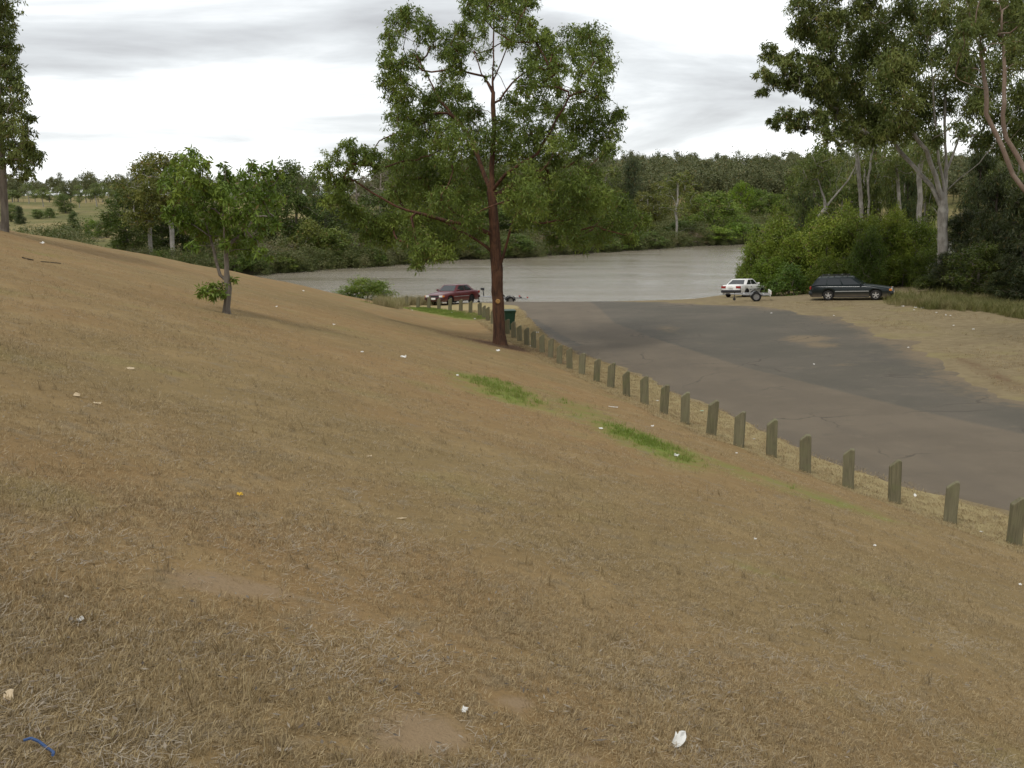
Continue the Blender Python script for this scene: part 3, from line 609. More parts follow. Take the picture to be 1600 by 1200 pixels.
for k, sd in enumerate([86, 87, 88]):   # nearer bushes, finer leaves
    proto(f'green{k}', dome(sd, 62, 4.6), VTR((0, 0, -.6), (.2, 0, 2), (0, .2, 5), (.3, 0, 7.5)), .16, (.42, .17, .3), M['bark_grey'], M['leaf_bush'], sd, 12, 22, .34, .9, 3)
proto('dry', dome(91, 26, 4.8), VTR((0, 0, -.6), (.2, 0, 2), (0, .2, 5)), .16, (.5, .09, -.1), M['bark_grey'], M['leaf_dry'], 91, 9, 12, .34, .9, 6)
proto('bare', cloud(95, 22, gum_shape(.35, 3.2), .9, 1.4), VTR((0, 0, -.6), (.2, 0, 3), (0, .3, 6), (0, 0, 9)), .16, (.35, .05, .2), M['bark_grey'], M['leaf_dry'], 95, 4, 7, .4, .8, 9)
proto('slim', cloud(97, 26, gum_shape(.42, 2.3), .55, .95), VTR((0, 0, -.3), (.1, 0, 2), (-.1, 0, 4), (.15, 0, 6), (.1, 0, 9.3)), .14, (.34, .10, .9), M['bark_pale'], M['leaf_gum'], 97, 9, 12,
    extra_limbs=[VTR((0, 0, 1.2), (1.2, 0, 1.7), (2.4, 0, 1.6)), VTR((-.1, 0, 3.8), (.9, 0, 4.6), (1.7, 0, 5.0)), VTR((.1, 0, 5.2), (-.4, .3, 6.5), (-.8, .5, 7.6))])

def put(px, top, width, Y, key, label, name='tree', cat='tree', tint=None, group=None, sink=0.0, ref=400, z=None):
    """a copy of a prototype whose crown reaches the photograph's height and width there"""
    x = at(px, ref, Y).x; gz = zt(x, Y) if z is None else z
    h = (at(px, top, Y).z - gz + sink) * .97
    tm, cm = PROTO[key]; e = empty(name, (x, Y, gz - sink)); tag(e, label, cat, group)
    if key not in WID: WID[key] = float(np.ptp(np.array([v.co.x for v in cm.vertices])))
    sz = h / 10; sx = max(.35 * sz, min(2.6 * sz, 1.4 * width / F * Y / WID[key]))
    e.scale = (sx, sx, sz); e.rotation_euler = (0, 0, random.uniform(-.5, .5) if key == 'slim' else random.uniform(0, 6.28))
    a = link('trunk', tm, e); b = link('crown', cm, e)
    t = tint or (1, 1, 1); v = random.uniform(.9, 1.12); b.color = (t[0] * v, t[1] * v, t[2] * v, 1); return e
WID = {}
def far_y(px, extra=0.0):
    """distance at which the view towards px crosses the far waterline"""
    u = (px - 800) / F; best = 150
    for (x0, y0), (x1, y1) in zip(FAR[:-1], FAR[1:]):
        d0, d1 = x0 - u * y0, x1 - u * y1
        if d0 * d1 <= 0 and d0 != d1: t = d0 / (d0 - d1); best = y0 + t * (y1 - y0)
    return best + extra
G1, G2, G3 = (1, 1, 1), (1.35, 1.4, 1.1), (.72, .75, .8)
OL, GR, YL = (1.15, 1.0, .85), (1.05, 1.25, .8), (1.5, 1.45, .8)
ORD = 'first second third fourth fifth sixth seventh eighth ninth tenth eleventh twelfth thirteenth fourteenth fifteenth sixteenth seventeenth eighteenth nineteenth twentieth twenty-first twenty-second twenty-third twenty-fourth twenty-fifth twenty-sixth twenty-seventh twenty-eighth twenty-ninth thirtieth thirty-first thirty-second thirty-third thirty-fourth thirty-fifth thirty-sixth thirty-seventh thirty-eighth thirty-ninth fortieth'.split()

# left: beyond the crest of the lawn
put(236, 240, 84, 122, 'gum0', 'pale-trunked gum left of its twin, behind the young tree', 'gum_tree', tint=OL)
put(272, 236, 80, 117, 'gum1', 'pale-trunked gum right of its twin, just behind the young tree', 'gum_tree', tint=OL)
put(200, 300, 66, 128, 'round0', 'dark bushy tree left of the two pale gums', 'bushy_tree', tint=(.8, .85, .7))
put(255, 330, 70, 128, 'round1', 'dark low tree between and behind the two pale gums', 'bushy_tree', tint=(.65, .7, .65))
put(310, 318, 80, 130, 'round0', 'dark tree right of the pale gums, behind the young tree crown', 'bushy_tree', tint=(.65, .7, .65))
for px, top, w, Y, k, l in [(93, 358, 26, 150, 'bush0', 'small dark bush at the lawn crest, leftmost of the low bushes'), (104, 350, 22, 155, 'bush2', 'small olive bush right of the dark bush at the crest'), (119, 331, 26, 158, 'oak1', 'pointed pale green tree among low bushes beyond the crest'), (146, 342, 26, 152, 'bush2', 'rounded small tree right of the pointed pale tree'), (169, 341, 30, 150, 'round1', 'small dark tree left of the bushy tree beyond the crest'), (155, 368, 46, 138, 'dry', 'dry grey brush at the foot of the small trees beyond the crest'), (215, 385, 40, 120, 'dry', 'dry scrub at the foot of the left pale gum'), (250, 392, 46, 116, 'bush1', 'dark scrub between the two pale trunks'), (305, 392, 60, 117, 'bush0', 'low scrub left of the young tree trunk on the far bank'), (185, 375, 30, 130, 'bush1', 'low dark green clump under the bushy tree')]:
    put(px, top, w, Y, k, l, 'bush' if 'tree' not in l.split(' ')[:4] else 'small_tree', 'bush' if 'tree' not in l.split(' ')[:4] else 'tree', tint=GR if 'pale' in l else (.95, 1, .9))
for px, top, w, Y, k, l in [(64, 327, 30, 205, 'round1', 'grey-green tree in the left paddock, left of a round bush'), (82, 325, 19, 210, 'bush1', 'round bush in the left paddock beside a grey-green tree'), (108, 305, 26, 225, 'round0', 'dark tree at the top edge of the left paddock'), (22, 318, 26, 190, 'round1', 'pale tree right of the leftmost trunk, beyond the crest'), (36, 322, 18, 180, 'oak0', 'thin hazy tree in the paddock near the left edge')]:
    put(px, top, w, Y, k, l, 'paddock_tree', 'tree', tint=(1.0, 1.05, 1.1))
sky_l = [(14, 292, 22), (27, 296, 18), (36, 288, 20), (52, 285, 22), (62, 297, 16), (74, 292, 16), (84, 300, 20), (96, 291, 14), (104, 302, 18), (117, 296, 24), (130, 289, 16), (140, 297, 18), (150, 299, 14), (157, 285, 18), (166, 286, 18), (176, 292, 18), (188, 286, 24), (200, 290, 22), (216, 294, 24), (340, 296, 30), (372, 292, 28)]
for i, (px, top, w) in enumerate(sky_l):
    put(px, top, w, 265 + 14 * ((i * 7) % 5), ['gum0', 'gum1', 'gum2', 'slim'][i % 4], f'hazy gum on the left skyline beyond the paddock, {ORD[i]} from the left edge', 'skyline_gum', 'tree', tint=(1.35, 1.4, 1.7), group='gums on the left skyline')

# far bank, left to right: taller trees
far_trees = [(415, 300, 60, 26, 'round1', G3, 'dark tree behind the right side of the young tree'), (466, 257, 78, 20, 'round0', (.85, .9, .85), 'dense dome-crowned tree right of the young tree on the far bank'), (505, 300, 70, 34, 'oak1', G3, 'dark conifer-like tree behind the olive bank shrubs'), (548, 318, 80, 14, 'round1', G3, 'shady low-crowned tree left of the reddish trunk on the far bank'),
    (600, 300, 80, 22, 'round0', G3, 'dark rounded tree behind the long left branch'), (640, 285, 80, 30, 'round1', G3, 'dark tree seen below the left half of the big crown'), (690, 295, 80, 26, 'oak1', G3, 'dark tree left of the reddish trunk across the river'), (740, 300, 80, 24, 'round0', (.8, .9, .7), 'tree across the river just left of the reddish trunk'),
    (800, 300, 80, 26, 'round1', (.9, 1, .8), 'tree across the river just right of the reddish trunk'), (850, 295, 80, 22, 'round0', (.9, 1, .75), 'broad green tree across the river below the crown'), (905, 290, 80, 24, 'round1', (.9, 1, .75), 'broad tree across the river below the right side of the crown'), (945, 262, 60, 50, 'gum2', G1, 'tall gum behind the right edge of the big crown'),
    (985, 248, 40, 44, 'oak0', (.95, .95, 1.05), 'tall dark narrow tree rising to the ridge line'), (1010, 300, 50, 20, 'gum0', OL, 'gum left of the slender white-trunked tree'), (1030, 285, 46, 40, 'gum2', OL, 'olive gum behind the slender white-trunked tree'), (1055, 268, 62, 8, 'slim', (1.2, 1.15, .9), 'slender white-trunked gum standing alone on the far bank'),
    (1085, 300, 56, 30, 'round1', OL, 'olive tree right of the slender white-trunked gum'), (1112, 302, 66, 14, 'round0', (1.15, 1.25, .8), 'large rounded bush-like tree above the far bank'), (1153, 284, 34, 50, 'round1', (1.5, 1.75, .7), 'small bright green round tree below the ridge'), (1185, 297, 40, 46, 'round0', (1.05, 1.2, .8), 'round green tree right of the bright one below the ridge'),
    (1150, 335, 40, 16, 'round1', (1.2, 1.4, .7), 'light green small tree beside the dry clearing on the far bank'), (1215, 305, 40, 40, 'round0', (1.1, 1.2, .8), 'green tree partly hidden by the right thicket, far bank'), (1240, 300, 50, 44, 'gum2', OL, 'gum behind the right thicket on the far bank')]
for px, top, w, ex, k, tint, l in far_trees:
    put(px, top, w, far_y(px, ex), k, l, 'bank_tree', 'tree', tint=tint)
for i, (px, top, w, ex) in enumerate([(598, 262, 70, 90), (640, 258, 60, 95), (700, 262, 60, 100), (560, 272, 60, 80)]):
    put(px, top, w, far_y(px, ex), 'bare', f'grey leafless-looking tree behind the left of the big crown, {ORD[i]} of the grey ones', 'bare_tree', 'tree', tint=(1.5, 1.4, 1.4), group='grey trees behind the big crown')

# shrubs along the far waterline, left to right
DKG = (.85, .95, .8)
banks = [(366, 388, 46, 2.0, 'bush1', DKG, 'dark shrub at the far waterline right of the young tree trunk'), (396, 396, 44, 1.5, 'bush0', DKG, 'dark shrub where the far bank meets the lawn crest'), (425, 372, 70, 7, 'dry', (1.1, 1, .85), 'grey-brown shrub above the far waterline, left part'), (440, 398, 64, 2.0, 'bush2', (1.5, 1.45, 1.1), 'low pale green reedy shrub on the left far bank'), (485, 344, 66, 8, 'bush1', OL, 'olive shrub below the dome-crowned tree'), (520, 356, 70, 5, 'bush0', (.9, .9, .7), 'dark olive shrub on the far bank'), (550, 362, 60, 6, 'dry', (1.3, 1.2, .95), 'pale dry shrub among the dark bank shrubs'), (583, 389, 38, 1.5, 'bush1', (1, 1.2, .8), 'small rounded dark green shrub at the far waterline'), (612, 388, 44, 4, 'dry', (1, 1.05, .8), 'dull dry shrub right of the small rounded shrub'),
    (648, 378, 60, 2.5, 'bush0', DKG, 'shrub across the river under the hanging foliage'), (690, 372, 60, 2.5, 'bush2', DKG, 'shrub across the river left of the reddish trunk'), (730, 374, 60, 2.5, 'bush1', DKG, 'leafy shrub beside the reddish trunk across the river'), (806, 366, 56, 2.5, 'bush0', DKG, 'shrub across the river right of the reddish trunk'), (858, 360, 50, 4, 'dry', (1.35, 1.15, 1.0), 'greyish-purple bare shrub on the far bank'), (895, 362, 50, 2.2, 'bush1', (.95, 1.05, .9), 'dark shrub right of the greyish bare shrub'), (935, 358, 52, 2.2, 'bush2', (1, 1.1, 1), 'blue-green shrub at the far waterline'), (975, 352, 52, 2.2, 'bush0', (.95, 1.1, .85), 'green shrub at the far waterline left of a tan reed patch'), (1015, 362, 44, 2, 'bush1', DKG, 'low dark shrub left of the white-trunked gum'), (1045, 368, 34, 2, 'dry', (1.7, 1.4, .9), 'tan dry shrub below the white-trunked gum'), (1080, 360, 46, 2, 'dry', (1.1, .85, .7), 'reddish-brown dry shrub at the far waterline'), (1118, 354, 54, 2, 'bush2', (1.5, 1.65, .95), 'pale green spreading shrub at the far waterline'), (1146, 348, 46, 3, 'bush0', (1.1, 1.35, .7), 'green shrub where the river disappears behind the thicket'), (1175, 350, 50, 3, 'bush1', (1, 1.1, .8), 'far bank shrub half hidden by the thicket'),
    (1065, 345, 60, 16, 'bush1', DKG, 'dark low shrub behind the white trunk'), (1000, 345, 60, 16, 'bush0', OL, 'olive shrub up the far bank left of the white trunk'), (770, 370, 50, 3, 'bush1', (1.1, 1.2, .7), 'yellowish green shrub directly behind the reddish trunk')]
for px, top, w, ex, k, tint, l in banks:
    put(px, top, w, far_y(px, max(.6, ex - 1.2)), k, l, 'bank_shrub', 'shrub', tint=tint, sink=.3)

# right: thicket on the near bank
right = [(1265, 222, 74, 112, 'round1', (.8, .8, .75), 'dark tree at the left of the right-hand gums'), (1345, 180, 60, 98, 'gum1', G1, 'thin pale gum behind the leaning white trunk'), (1358, 215, 50, 104, 'slim', G1, 'thin gum right of the leaning white trunk'), (1404, 190, 60, 100, 'gum0', G1, 'grey gum stem behind the thicket, left of the largest gum'), (1440, 200, 60, 96, 'gum2', G1, 'gum stem close behind the largest gum'), (1410, 245, 60, 92, 'oak1', (.9, .95, .8), 'dark tree filling the gap behind the thicket'), (1250, 290, 70, 100, 'oak1', (1.1, 1.15, .85), 'dark olive tree at the left end of the thicket'), (1310, 290, 70, 96, 'gum2', (.9, .95, .8), 'shaded tree behind the leaning white trunk'), (1520, 215, 80, 90, 'oak1', (.9, .9, .85), 'tall shaded tree behind the right-hand she-oaks'), (1580, 210, 90, 86, 'gum2', (.8, .8, .8), 'shaded gum at the back near the right edge')]
for px, top, w, Y, k, tint, l in right:
    put(px, top, w, Y, k, l, 'thicket_tree', 'tree', tint=tint, ref=430)
# leaning white trunk
def stems():
    for k, (pts, cl, r, Y, lab) in enumerate([
        ([(1348, 352), (1346, 325), (1343, 290), (1341, 255), (1338, 225), (1336, 190)], [(1330, 178, 16), (1345, 165, 18), (1320, 200, 14), (1352, 195, 16), (1335, 215, 12, .6)], .17, 90, 'straight pale stem right of the leaning white trunk'),
        ([(1407, 352), (1406, 325), (1404, 300), (1402, 270), (1404, 235)], [(1398, 262, 20), (1412, 248, 20), (1385, 250, 20), (1405, 225, 20), (1425, 268, 16), (1380, 275, 16)], .14, 88, 'short pale stem under a dark round crown behind the thicket'),
        ([(1357, 350), (1358, 315), (1356, 285), (1360, 250), (1368, 215)], [(1368, 205, 14), (1378, 195, 14), (1355, 212, 12)], .09, 93, 'thinnest pale stem close beside the straight pale stem'),
        ([(1437, 345), (1438, 310), (1436, 280), (1440, 240)], [(1440, 225, 18), (1428, 240, 16), (1450, 240, 16)], .2, 84, 'broken grey stem just left of the largest gum')]):
        p = [at(x, y, Y) for x, y in pts]; b = p[0].copy(); b.z = min(b.z - .5, zt(b.x, b.y) - .1); p[0] = b
        wood, lf, sk = grow([p], from_px(cl, Y, 2, 40 + k, ax=pts[-1][0]), r, (.28, .075, 1.1), seed=60 + k, step=.6, tip=.012, twigs=4, sub=18, per=26)
        plant('gum_tree', lab, 'tree', tuple(b), wood, lf, M['bark_pale'], M['leaf_gum'])
stems()
def leaning():
    Y = 88; p = lambda x, y, d=0: at(x, y, Y + d); b = p(1262, 385); b.z = min(b.z, zt(b.x, b.y))
    limbs = [[b, p(1272, 347), p(1290, 325), p(1308, 302), p(1325, 282), p(1336, 262), p(1340, 240)], [p(1308, 302), p(1306, 285), p(1314, 268)], [p(1322, 286), p(1312, 275), p(1300, 282)], [p(1290, 322), p(1284, 300), p(1278, 280)]]
    cl = from_px([(1270, 245, 20), (1255, 265, 18), (1285, 262, 18), (1268, 282, 18), (1340, 232, 14), (1345, 215, 14), (1300, 248, 16), (1250, 290, 16), (1318, 240, 12)], Y, 3, 3, ax=1290)
    wood, lf, sk = grow(limbs, cl, .17, (.3, .08, 1), seed=9, step=.6, tip=.012, twigs=3, sub=14, per=22)
    plant('leaning_gum', 'leaning bare white trunk sloping up to the right out of the thicket', 'tree', tuple(b), wood, lf, M['bark_pale'], M['leaf_gum'])
leaning()
thick = [(1208, 338, 36, 88, 'green1', (1.1, 1.1, .9), 'narrow sapling rising behind the white car'), (1272, 332, 34, 86, 'green2', (.9, .95, .8), 'narrow sapling at the foot of the leaning white trunk'), (1318, 324, 40, 84, 'green0', (1.15, 1.15, .9), 'pale sapling standing above the thicket behind the wagon roof'), (1398, 326, 38, 82, 'green2', (1.1, 1.05, .9), 'sapling standing above the thicket left of the broken grey stem'), (1182, 378, 62, 84, 'green0', (1, 1.05, .9), 'open green bush overhanging the river at the left end of the thicket'), (1215, 350, 80, 86, 'green1', (.95, 1, .8), 'green bush behind the white car'), (1250, 372, 70, 82, 'green2', (.95, 1, .8), 'green bush between the white car and the wagon'), (1290, 345, 74, 80, 'green1', (1.1, 1.1, .9), 'yellow-green bush behind the rear of the dark wagon'), (1335, 338, 80, 79, 'green0', G1, 'tall green bush behind the middle of the dark wagon'), (1352, 362, 50, 73, 'green2', (.5, .6, .6), 'dark glossy shrub straight behind the dark wagon'), (1385, 338, 80, 77, 'green2', (1.05, 1.05, .9), 'tall green bush behind the front of the dark wagon'), (1425, 352, 70, 75, 'green1', (.95, 1, .85), 'green bush left of the largest gum trunk'), (1232, 424, 64, 77, 'bush1', (.75, .95, .6), 'low dark bush between the white car and the dark wagon'), (1205, 412, 60, 82, 'green0', (.8, .95, .7), 'low bush right behind the white car roof'), (1448, 400, 50, 72, 'green0', (.7, .75, .7), 'dark bush at the foot of the largest gum'), (1410, 405, 60, 74, 'green1', (.9, .95, .8), 'low bush beyond the bonnet of the dark wagon'), (1295, 410, 60, 76, 'green2', (.95, 1, .75), 'low bush beyond the roof of the dark wagon'), (1168, 420, 40, 86, 'green2', (.75, .85, .7), 'small bush at the water edge left of the white car roof')]
for px, top, w, Y, k, tint, l in thick:
    put(px, top - 10, w * 1.08, Y, k, l, 'thicket_bush', 'bush', tint=tuple(v * 1.04 for v in tint), ref=440, sink=.2)
oaks = [(1500, 330, 90, 68, 'oak0', 'dark she-oak right of the largest gum trunk'), (1545, 268, 110, 64, 'oak1', 'tall dark she-oak near the right edge'), (1595, 282, 110, 60, 'oak1', 'dark she-oak cut off by the right edge'), (1475, 395, 60, 66, 'oak0', 'low dark she-oak covering the foot of the largest gum'), (1525, 380, 80, 60, 'round1', 'dark bushy tree in front of the she-oaks'), (1575, 400, 70, 56, 'oak1', 'dark low she-oak beside the long grass at the right edge'), (1640, 300, 120, 54, 'oak0', 'she-oak mostly outside the right edge'), (1450, 430, 40, 66, 'bush0', 'small dark bush at the long grass, left of the she-oaks')]
for px, top, w, Y, k, l in oaks:
    put(px, top, w, Y, k, l, 'she_oak' if 'oak' in k else 'dark_bush', 'tree' if 'bush ' not in l else 'bush', tint=(.52, .52, .36), ref=470)
put(575, 434, 74, 74, 'green1', 'low leafy shrub at the water edge left of the red sedan', 'waterside_shrub', 'shrub', tint=(.95, 1.05, .8), ref=465, sink=.4, z=at(575, 470, 74).z)

# ------------------------------------------------------------------ scattered masses (grass, ridge forest) as instances
def scatter(name, variants, pts, rot, scl, mat, kind='stuff', label=None, cat=None):
    """variants: list of (V, faces). One object: its own little meshes instanced on its own loose points."""
    Vs, Fs, var, off = [], [], [], 0
    for k, (v, f) in enumerate(variants):
        Vs.append(v); Fs.append(np.asarray(f) + off); var.append(np.full(len(v), k)); off += len(v)
    n = len(pts); Vs.append(pts); var.append(np.full(n, -1)); nv = off
    by = {}
    for f in Fs: by.setdefault(f.shape[1], []).append(f)
    me = mesh_np(name, np.concatenate(Vs), [np.concatenate(f) for f in by.values()], mat)
    N = nv + n
    me.attributes.new('var', 'INT', 'POINT').data.foreach_set('value', np.concatenate(var).astype(np.int32))
    pick = np.zeros(N, np.int32); pick[nv:] = np.random.default_rng(3).integers(0, len(variants), n); me.attributes.new('pick', 'INT', 'POINT').data.foreach_set('value', pick)
    rr = np.zeros((N, 3), np.float32); rr[nv:] = rot; me.attributes.new('rot', 'FLOAT_VECTOR', 'POINT').data.foreach_set('vector', rr.ravel())
    ss = np.ones((N, 3), np.float32); ss[nv:] = scl if np.ndim(scl) == 2 else np.asarray(scl)[:, None]; me.attributes.new('scl', 'FLOAT_VECTOR', 'POINT').data.foreach_set('vector', ss.ravel())
    o = link(name, me); tag(o, label, cat, kind=kind)
    g = bpy.data.node_groups.new('scatter', 'GeometryNodeTree'); t = NT(g)
    g.interface.new_socket('Geometry', in_out='INPUT', socket_type='NodeSocketGeometry'); g.interface.new_socket('Geometry', in_out='OUTPUT', socket_type='NodeSocketGeometry')
    gi = t.node('NodeGroupInput'); go = t.node('NodeGroupOutput')
    def attr(nm, ty):
        a = t.node('GeometryNodeInputNamedAttribute', data_type=ty); a.inputs[0].default_value = nm; return a.outputs[0]
    cmp = t.node('FunctionNodeCompare', data_type='INT', operation='LESS_THAN'); g.links.new(attr('var', 'INT'), cmp.inputs[2]); cmp.inputs[3].default_value = 0
    sp = t.node('GeometryNodeSeparateGeometry', {0: gi.outputs[0], 1: cmp.outputs[0]})
    si = t.node('GeometryNodeSplitToInstances', domain='POINT'); g.links.new(sp.outputs[1], si.inputs[0]); g.links.new(attr('var', 'INT'), si.inputs['Group ID'])
    mp = t.node('GeometryNodeMeshToPoints', {0: sp.outputs[0]})
    ip = t.node('GeometryNodeInstanceOnPoints'); g.links.new(mp.outputs[0], ip.inputs['Points']); g.links.new(si.outputs[0], ip.inputs['Instance'])
    ip.inputs['Pick Instance'].default_value = True
    g.links.new(attr('pick', 'INT'), ip.inputs['Instance Index']); e2r = t.node('FunctionNodeEulerToRotation'); g.links.new(attr('rot', 'FLOAT_VECTOR'), e2r.inputs[0]); g.links.new(e2r.outputs[0], ip.inputs['Rotation'])
    g.links.new(attr('scl', 'FLOAT_VECTOR'), ip.inputs['Scale']); g.links.new(ip.outputs[0], go.inputs[0])
    o.modifiers.new('scatter', 'NODES').node_group = g
    return o
def ridge_forest():
    g = np.random.default_rng(50); var = []
    for k in range(5):
        cl = cloud(300 + k, 15, gum_shape(.30 + .05 * k, 2.4), .8, 1.3)
        P = np.concatenate([np.array(c)[None] + g.normal(size=(80, 3)) * r * .52 for c, r, d in cl])
        v, f = leaves(P, .62, .24, .5, g)
        tv, tq = tubes(type('S', (), {'p': [Vector((0, 0, -.5)), Vector((.1, 0, 4)), Vector((0, .1, 8))], 'par': [-1, 0, 1]})(), [.16, .11, .05], sides=(4, 4, 4))
        var.append((np.concatenate([v, tv]), np.concatenate([f, tq + len(v)])))
    n = 5200; x = g.uniform(-160, 420, n); y = g.uniform(250, 640, n)
    f = poly_sd(x, y, FAR); ok = (f > 55) & (x > -.125 * y + 12 * np.sin(y * .02)); x, y = x[ok], y[ok]
    nx = 900; x2 = g.uniform(-420, -40, nx); y2 = g.uniform(300, 520, nx); x = np.concatenate([x, x2]); y = np.concatenate([y, y2])
    z = zfun(x, y); n = len(x)
    rot = np.zeros((n, 3)); rot[:, 2] = g.uniform(0, 6.28, n)
    s = g.uniform(.7, 1.25, n) * np.where(x < -.125 * y, .62, 1); s = np.stack([s, s, s * g.uniform(.8, 1.25, n)], -1)
    scatter('ridge_forest', var, np.stack([x, y, z], -1), rot, s, M['leaf_ridge'], label='distant wooded ridge of grey-green gums behind the river', cat='forest')
M['leaf_ridge'] = leaf_material('leaf_ridge', (.10, .115, .05), (.145, .155, .07), (.165, .16, .07), .2)  # paler greens hold the ridge's distance haze in the leaf colour
ridge_forest()

def undergrowth():
    g = np.random.default_rng(51); var = []
    for k in range(6):
        cl = dome(400 + k, 9, 4.6)
        P = np.concatenate([np.array(c)[None] + g.normal(size=(60, 3)) * r * .75 for c, r, d in cl]); P[:, 2] = np.abs(P[:, 2])
        var.append(leaves(P * .1, .085, .03, .25, g))
    n = 5200; x = g.uniform(-75, 75, n); y = g.uniform(95, 275, n); f = poly_sd(x, y, FAR)
    ok = (f > -.3) & (f < 46) & (g.uniform(0, 1, n) < np.exp(-f / 22) * 1.25) & (np.hypot(x - 44, y - 212) > 7) & (np.abs(x + 46 + (y - 120) * .45) > 3); x, y, f = x[ok], y[ok], f[ok]; n = len(x)
    q = g.uniform(0, 1, 420); k2 = FAR[3:13]; L = np.array(k2); t = q * (len(L) - 1.001); ii = t.astype(int); ff = (t - ii)[:, None]; e = L[ii] * (1 - ff) + L[ii + 1] * ff   # overhanging the water's edge
    x = np.concatenate([x, e[:, 0] + g.normal(0, .6, 420)]); y = np.concatenate([y, e[:, 1] + g.normal(.2, .6, 420)]); f = np.concatenate([f, np.zeros(420)]); n = len(x)
    rot = np.zeros((n, 3)); rot[:, 2] = g.uniform(0, 6.28, n); s = g.uniform(1.2, 3.4, n) * np.where(f < 3, .75, 1)
    s = np.stack([s * 1.35, s * 1.35, s], -1)
    scatter('bank_undergrowth', var, np.stack([x, y, np.maximum(zfun(x, y), .12) - .15], -1), rot, s, M['leaf_under'], label='tangled undergrowth covering the far river bank', cat='undergrowth')
M['leaf_under'] = leaf_material('leaf_under', (.07, .09, .025), (.125, .14, .042), (.18, .175, .075), .22)
undergrowth()


# ------------------------------------------------------------------ timber posts
def post_material():
    m, t = new_mat('weathered_timber'); o = t.node('ShaderNodeTexCoord').outputs['Object']; oi = t.node('ShaderNodeObjectInfo')
    p = t.vmath('MULTIPLY', o, (30, 30, 2.2)); f = t.noise(t.vmath('ADD', p, t.vmath('MULTIPLY', oi.outputs['Location'], (3, 5, 0))), 1, 6, .65, .6)
    f2 = t.noise(t.vmath('ADD', o, oi.outputs['Location']), 5, 4, .6)
    c = t.mix(t.step(f, .3, .7), (.092, .083, .050), (.184, .164, .100)); c = t.mix(t.math('MULTIPLY', t.step(f2, .45, .7), .6), c, (.138, .141, .068))
    c = t.mix(t.math('MULTIPLY', oi.outputs['Random'], .35), c, (.239, .221, .144))
    finish(t, bsdf(t, c, .9, .12, normal=bump(t, f, .7, .01))); return m
M['post'] = post_material()
def post_mesh(k):
    """squared post with its uphill top corner sawn off and small arrises"""
    rnd = random.Random(k); w, d, h = .105, .08, .79 + rnd.uniform(-.04, .035); ch = .105 + rnd.uniform(-.012, .02)
    prof = [(-w, -.3), (w, -.3), (w, h - .018), (w - .02, h), (-w + ch * 1.2, h), (-w, h - ch)]
    bm = bmesh.new(); a = [bm.verts.new((x, -d, z)) for x, z in prof]; b = [bm.verts.new((x, d, z)) for x, z in prof]
    bm.faces.new(a); bm.faces.new(b[::-1]); n = len(prof)
    for i in range(n): bm.faces.new((a[(i + 1) % n], a[i], b[i], b[(i + 1) % n]))
    bmesh.ops.bevel(bm, geom=bm.edges[:], offset=.009, segments=1, affect='EDGES')
    bmesh.ops.recalc_face_normals(bm, faces=bm.faces[:])
    me = bpy.data.meshes.new('post'); bm.to_mesh(me); bm.free(); me.materials.append(M['post']); return me
PM = [post_mesh(k) for k in range(5)]
for i, (px, py) in enumerate(post_px):
    c = on_ground(px, py + 2)
    o = link('timber_post', PM[i % 5], None, (c.x, c.y, c.z - .01), (random.uniform(-.05, .05), random.uniform(-.05, .05), R(-12) + random.uniform(-.2, .2)))
    l = 'nearest grey timber post, cut by the right edge' if i == 0 else f'squared grey timber post, {ORD[i]} from the right edge along the row'
    tag(o, l, 'post', 'timber posts along the car park')

# ------------------------------------------------------------------ vehicles
def paint(name, col, metal=.0, rough=.28):
    m, t = new_mat(name); o = t.node('ShaderNodeTexCoord').outputs['Object']
    n = t.noise(o, 3, 4, .6); s = t.node('ShaderNodeSeparateXYZ', {0: o}); dust = t.math('MULTIPLY', t.step(s.outputs[2], .55, .15), t.math('ADD', .25, t.math('MULTIPLY', n, .5)))
    c = t.mix(dust, col, (.22, .17, .12))
    b = t.node('ShaderNodeBsdfPrincipled', {'Base Color': c, 'Roughness': t.math('ADD', rough, t.math('MULTIPLY', dust, .4)), 'Metallic': metal, 'Coat Weight': .15, 'Coat Roughness': .1, 'Specular IOR Level': .35})
    finish(t, b.outputs[0]); return m
M['rubber'] = simple('rubber', (.022, .021, .02), .85, .2); M['black'] = simple('black_plastic', (.025, .025, .027), .55, .4)
M['glass'] = simple('car_glass', (.02, .024, .026), .08, .5, var=.05); M['alloy'] = simple('alloy', (.62, .62, .63), .3, .5, .7); M['steel'] = simple('steel_rim', (.30, .29, .28), .45, .5, .6)
M['lamp_clear'] = simple('lamp_clear', (.75, .74, .70), .15, .6); M['lamp_red'] = simple('lamp_red', (.28, .025, .02), .2, .6); M['lamp_amber'] = simple('lamp_amber', (.65, .22, .04), .2, .6)
M['plate'] = simple('number_plate', (.75, .74, .70), .4); M['galv'] = simple('galvanised', (.45, .45, .45), .45, .5, .6, .25, 14); M['white_metal'] = simple('white_enamel', (.72, .70, .64), .5, .4)
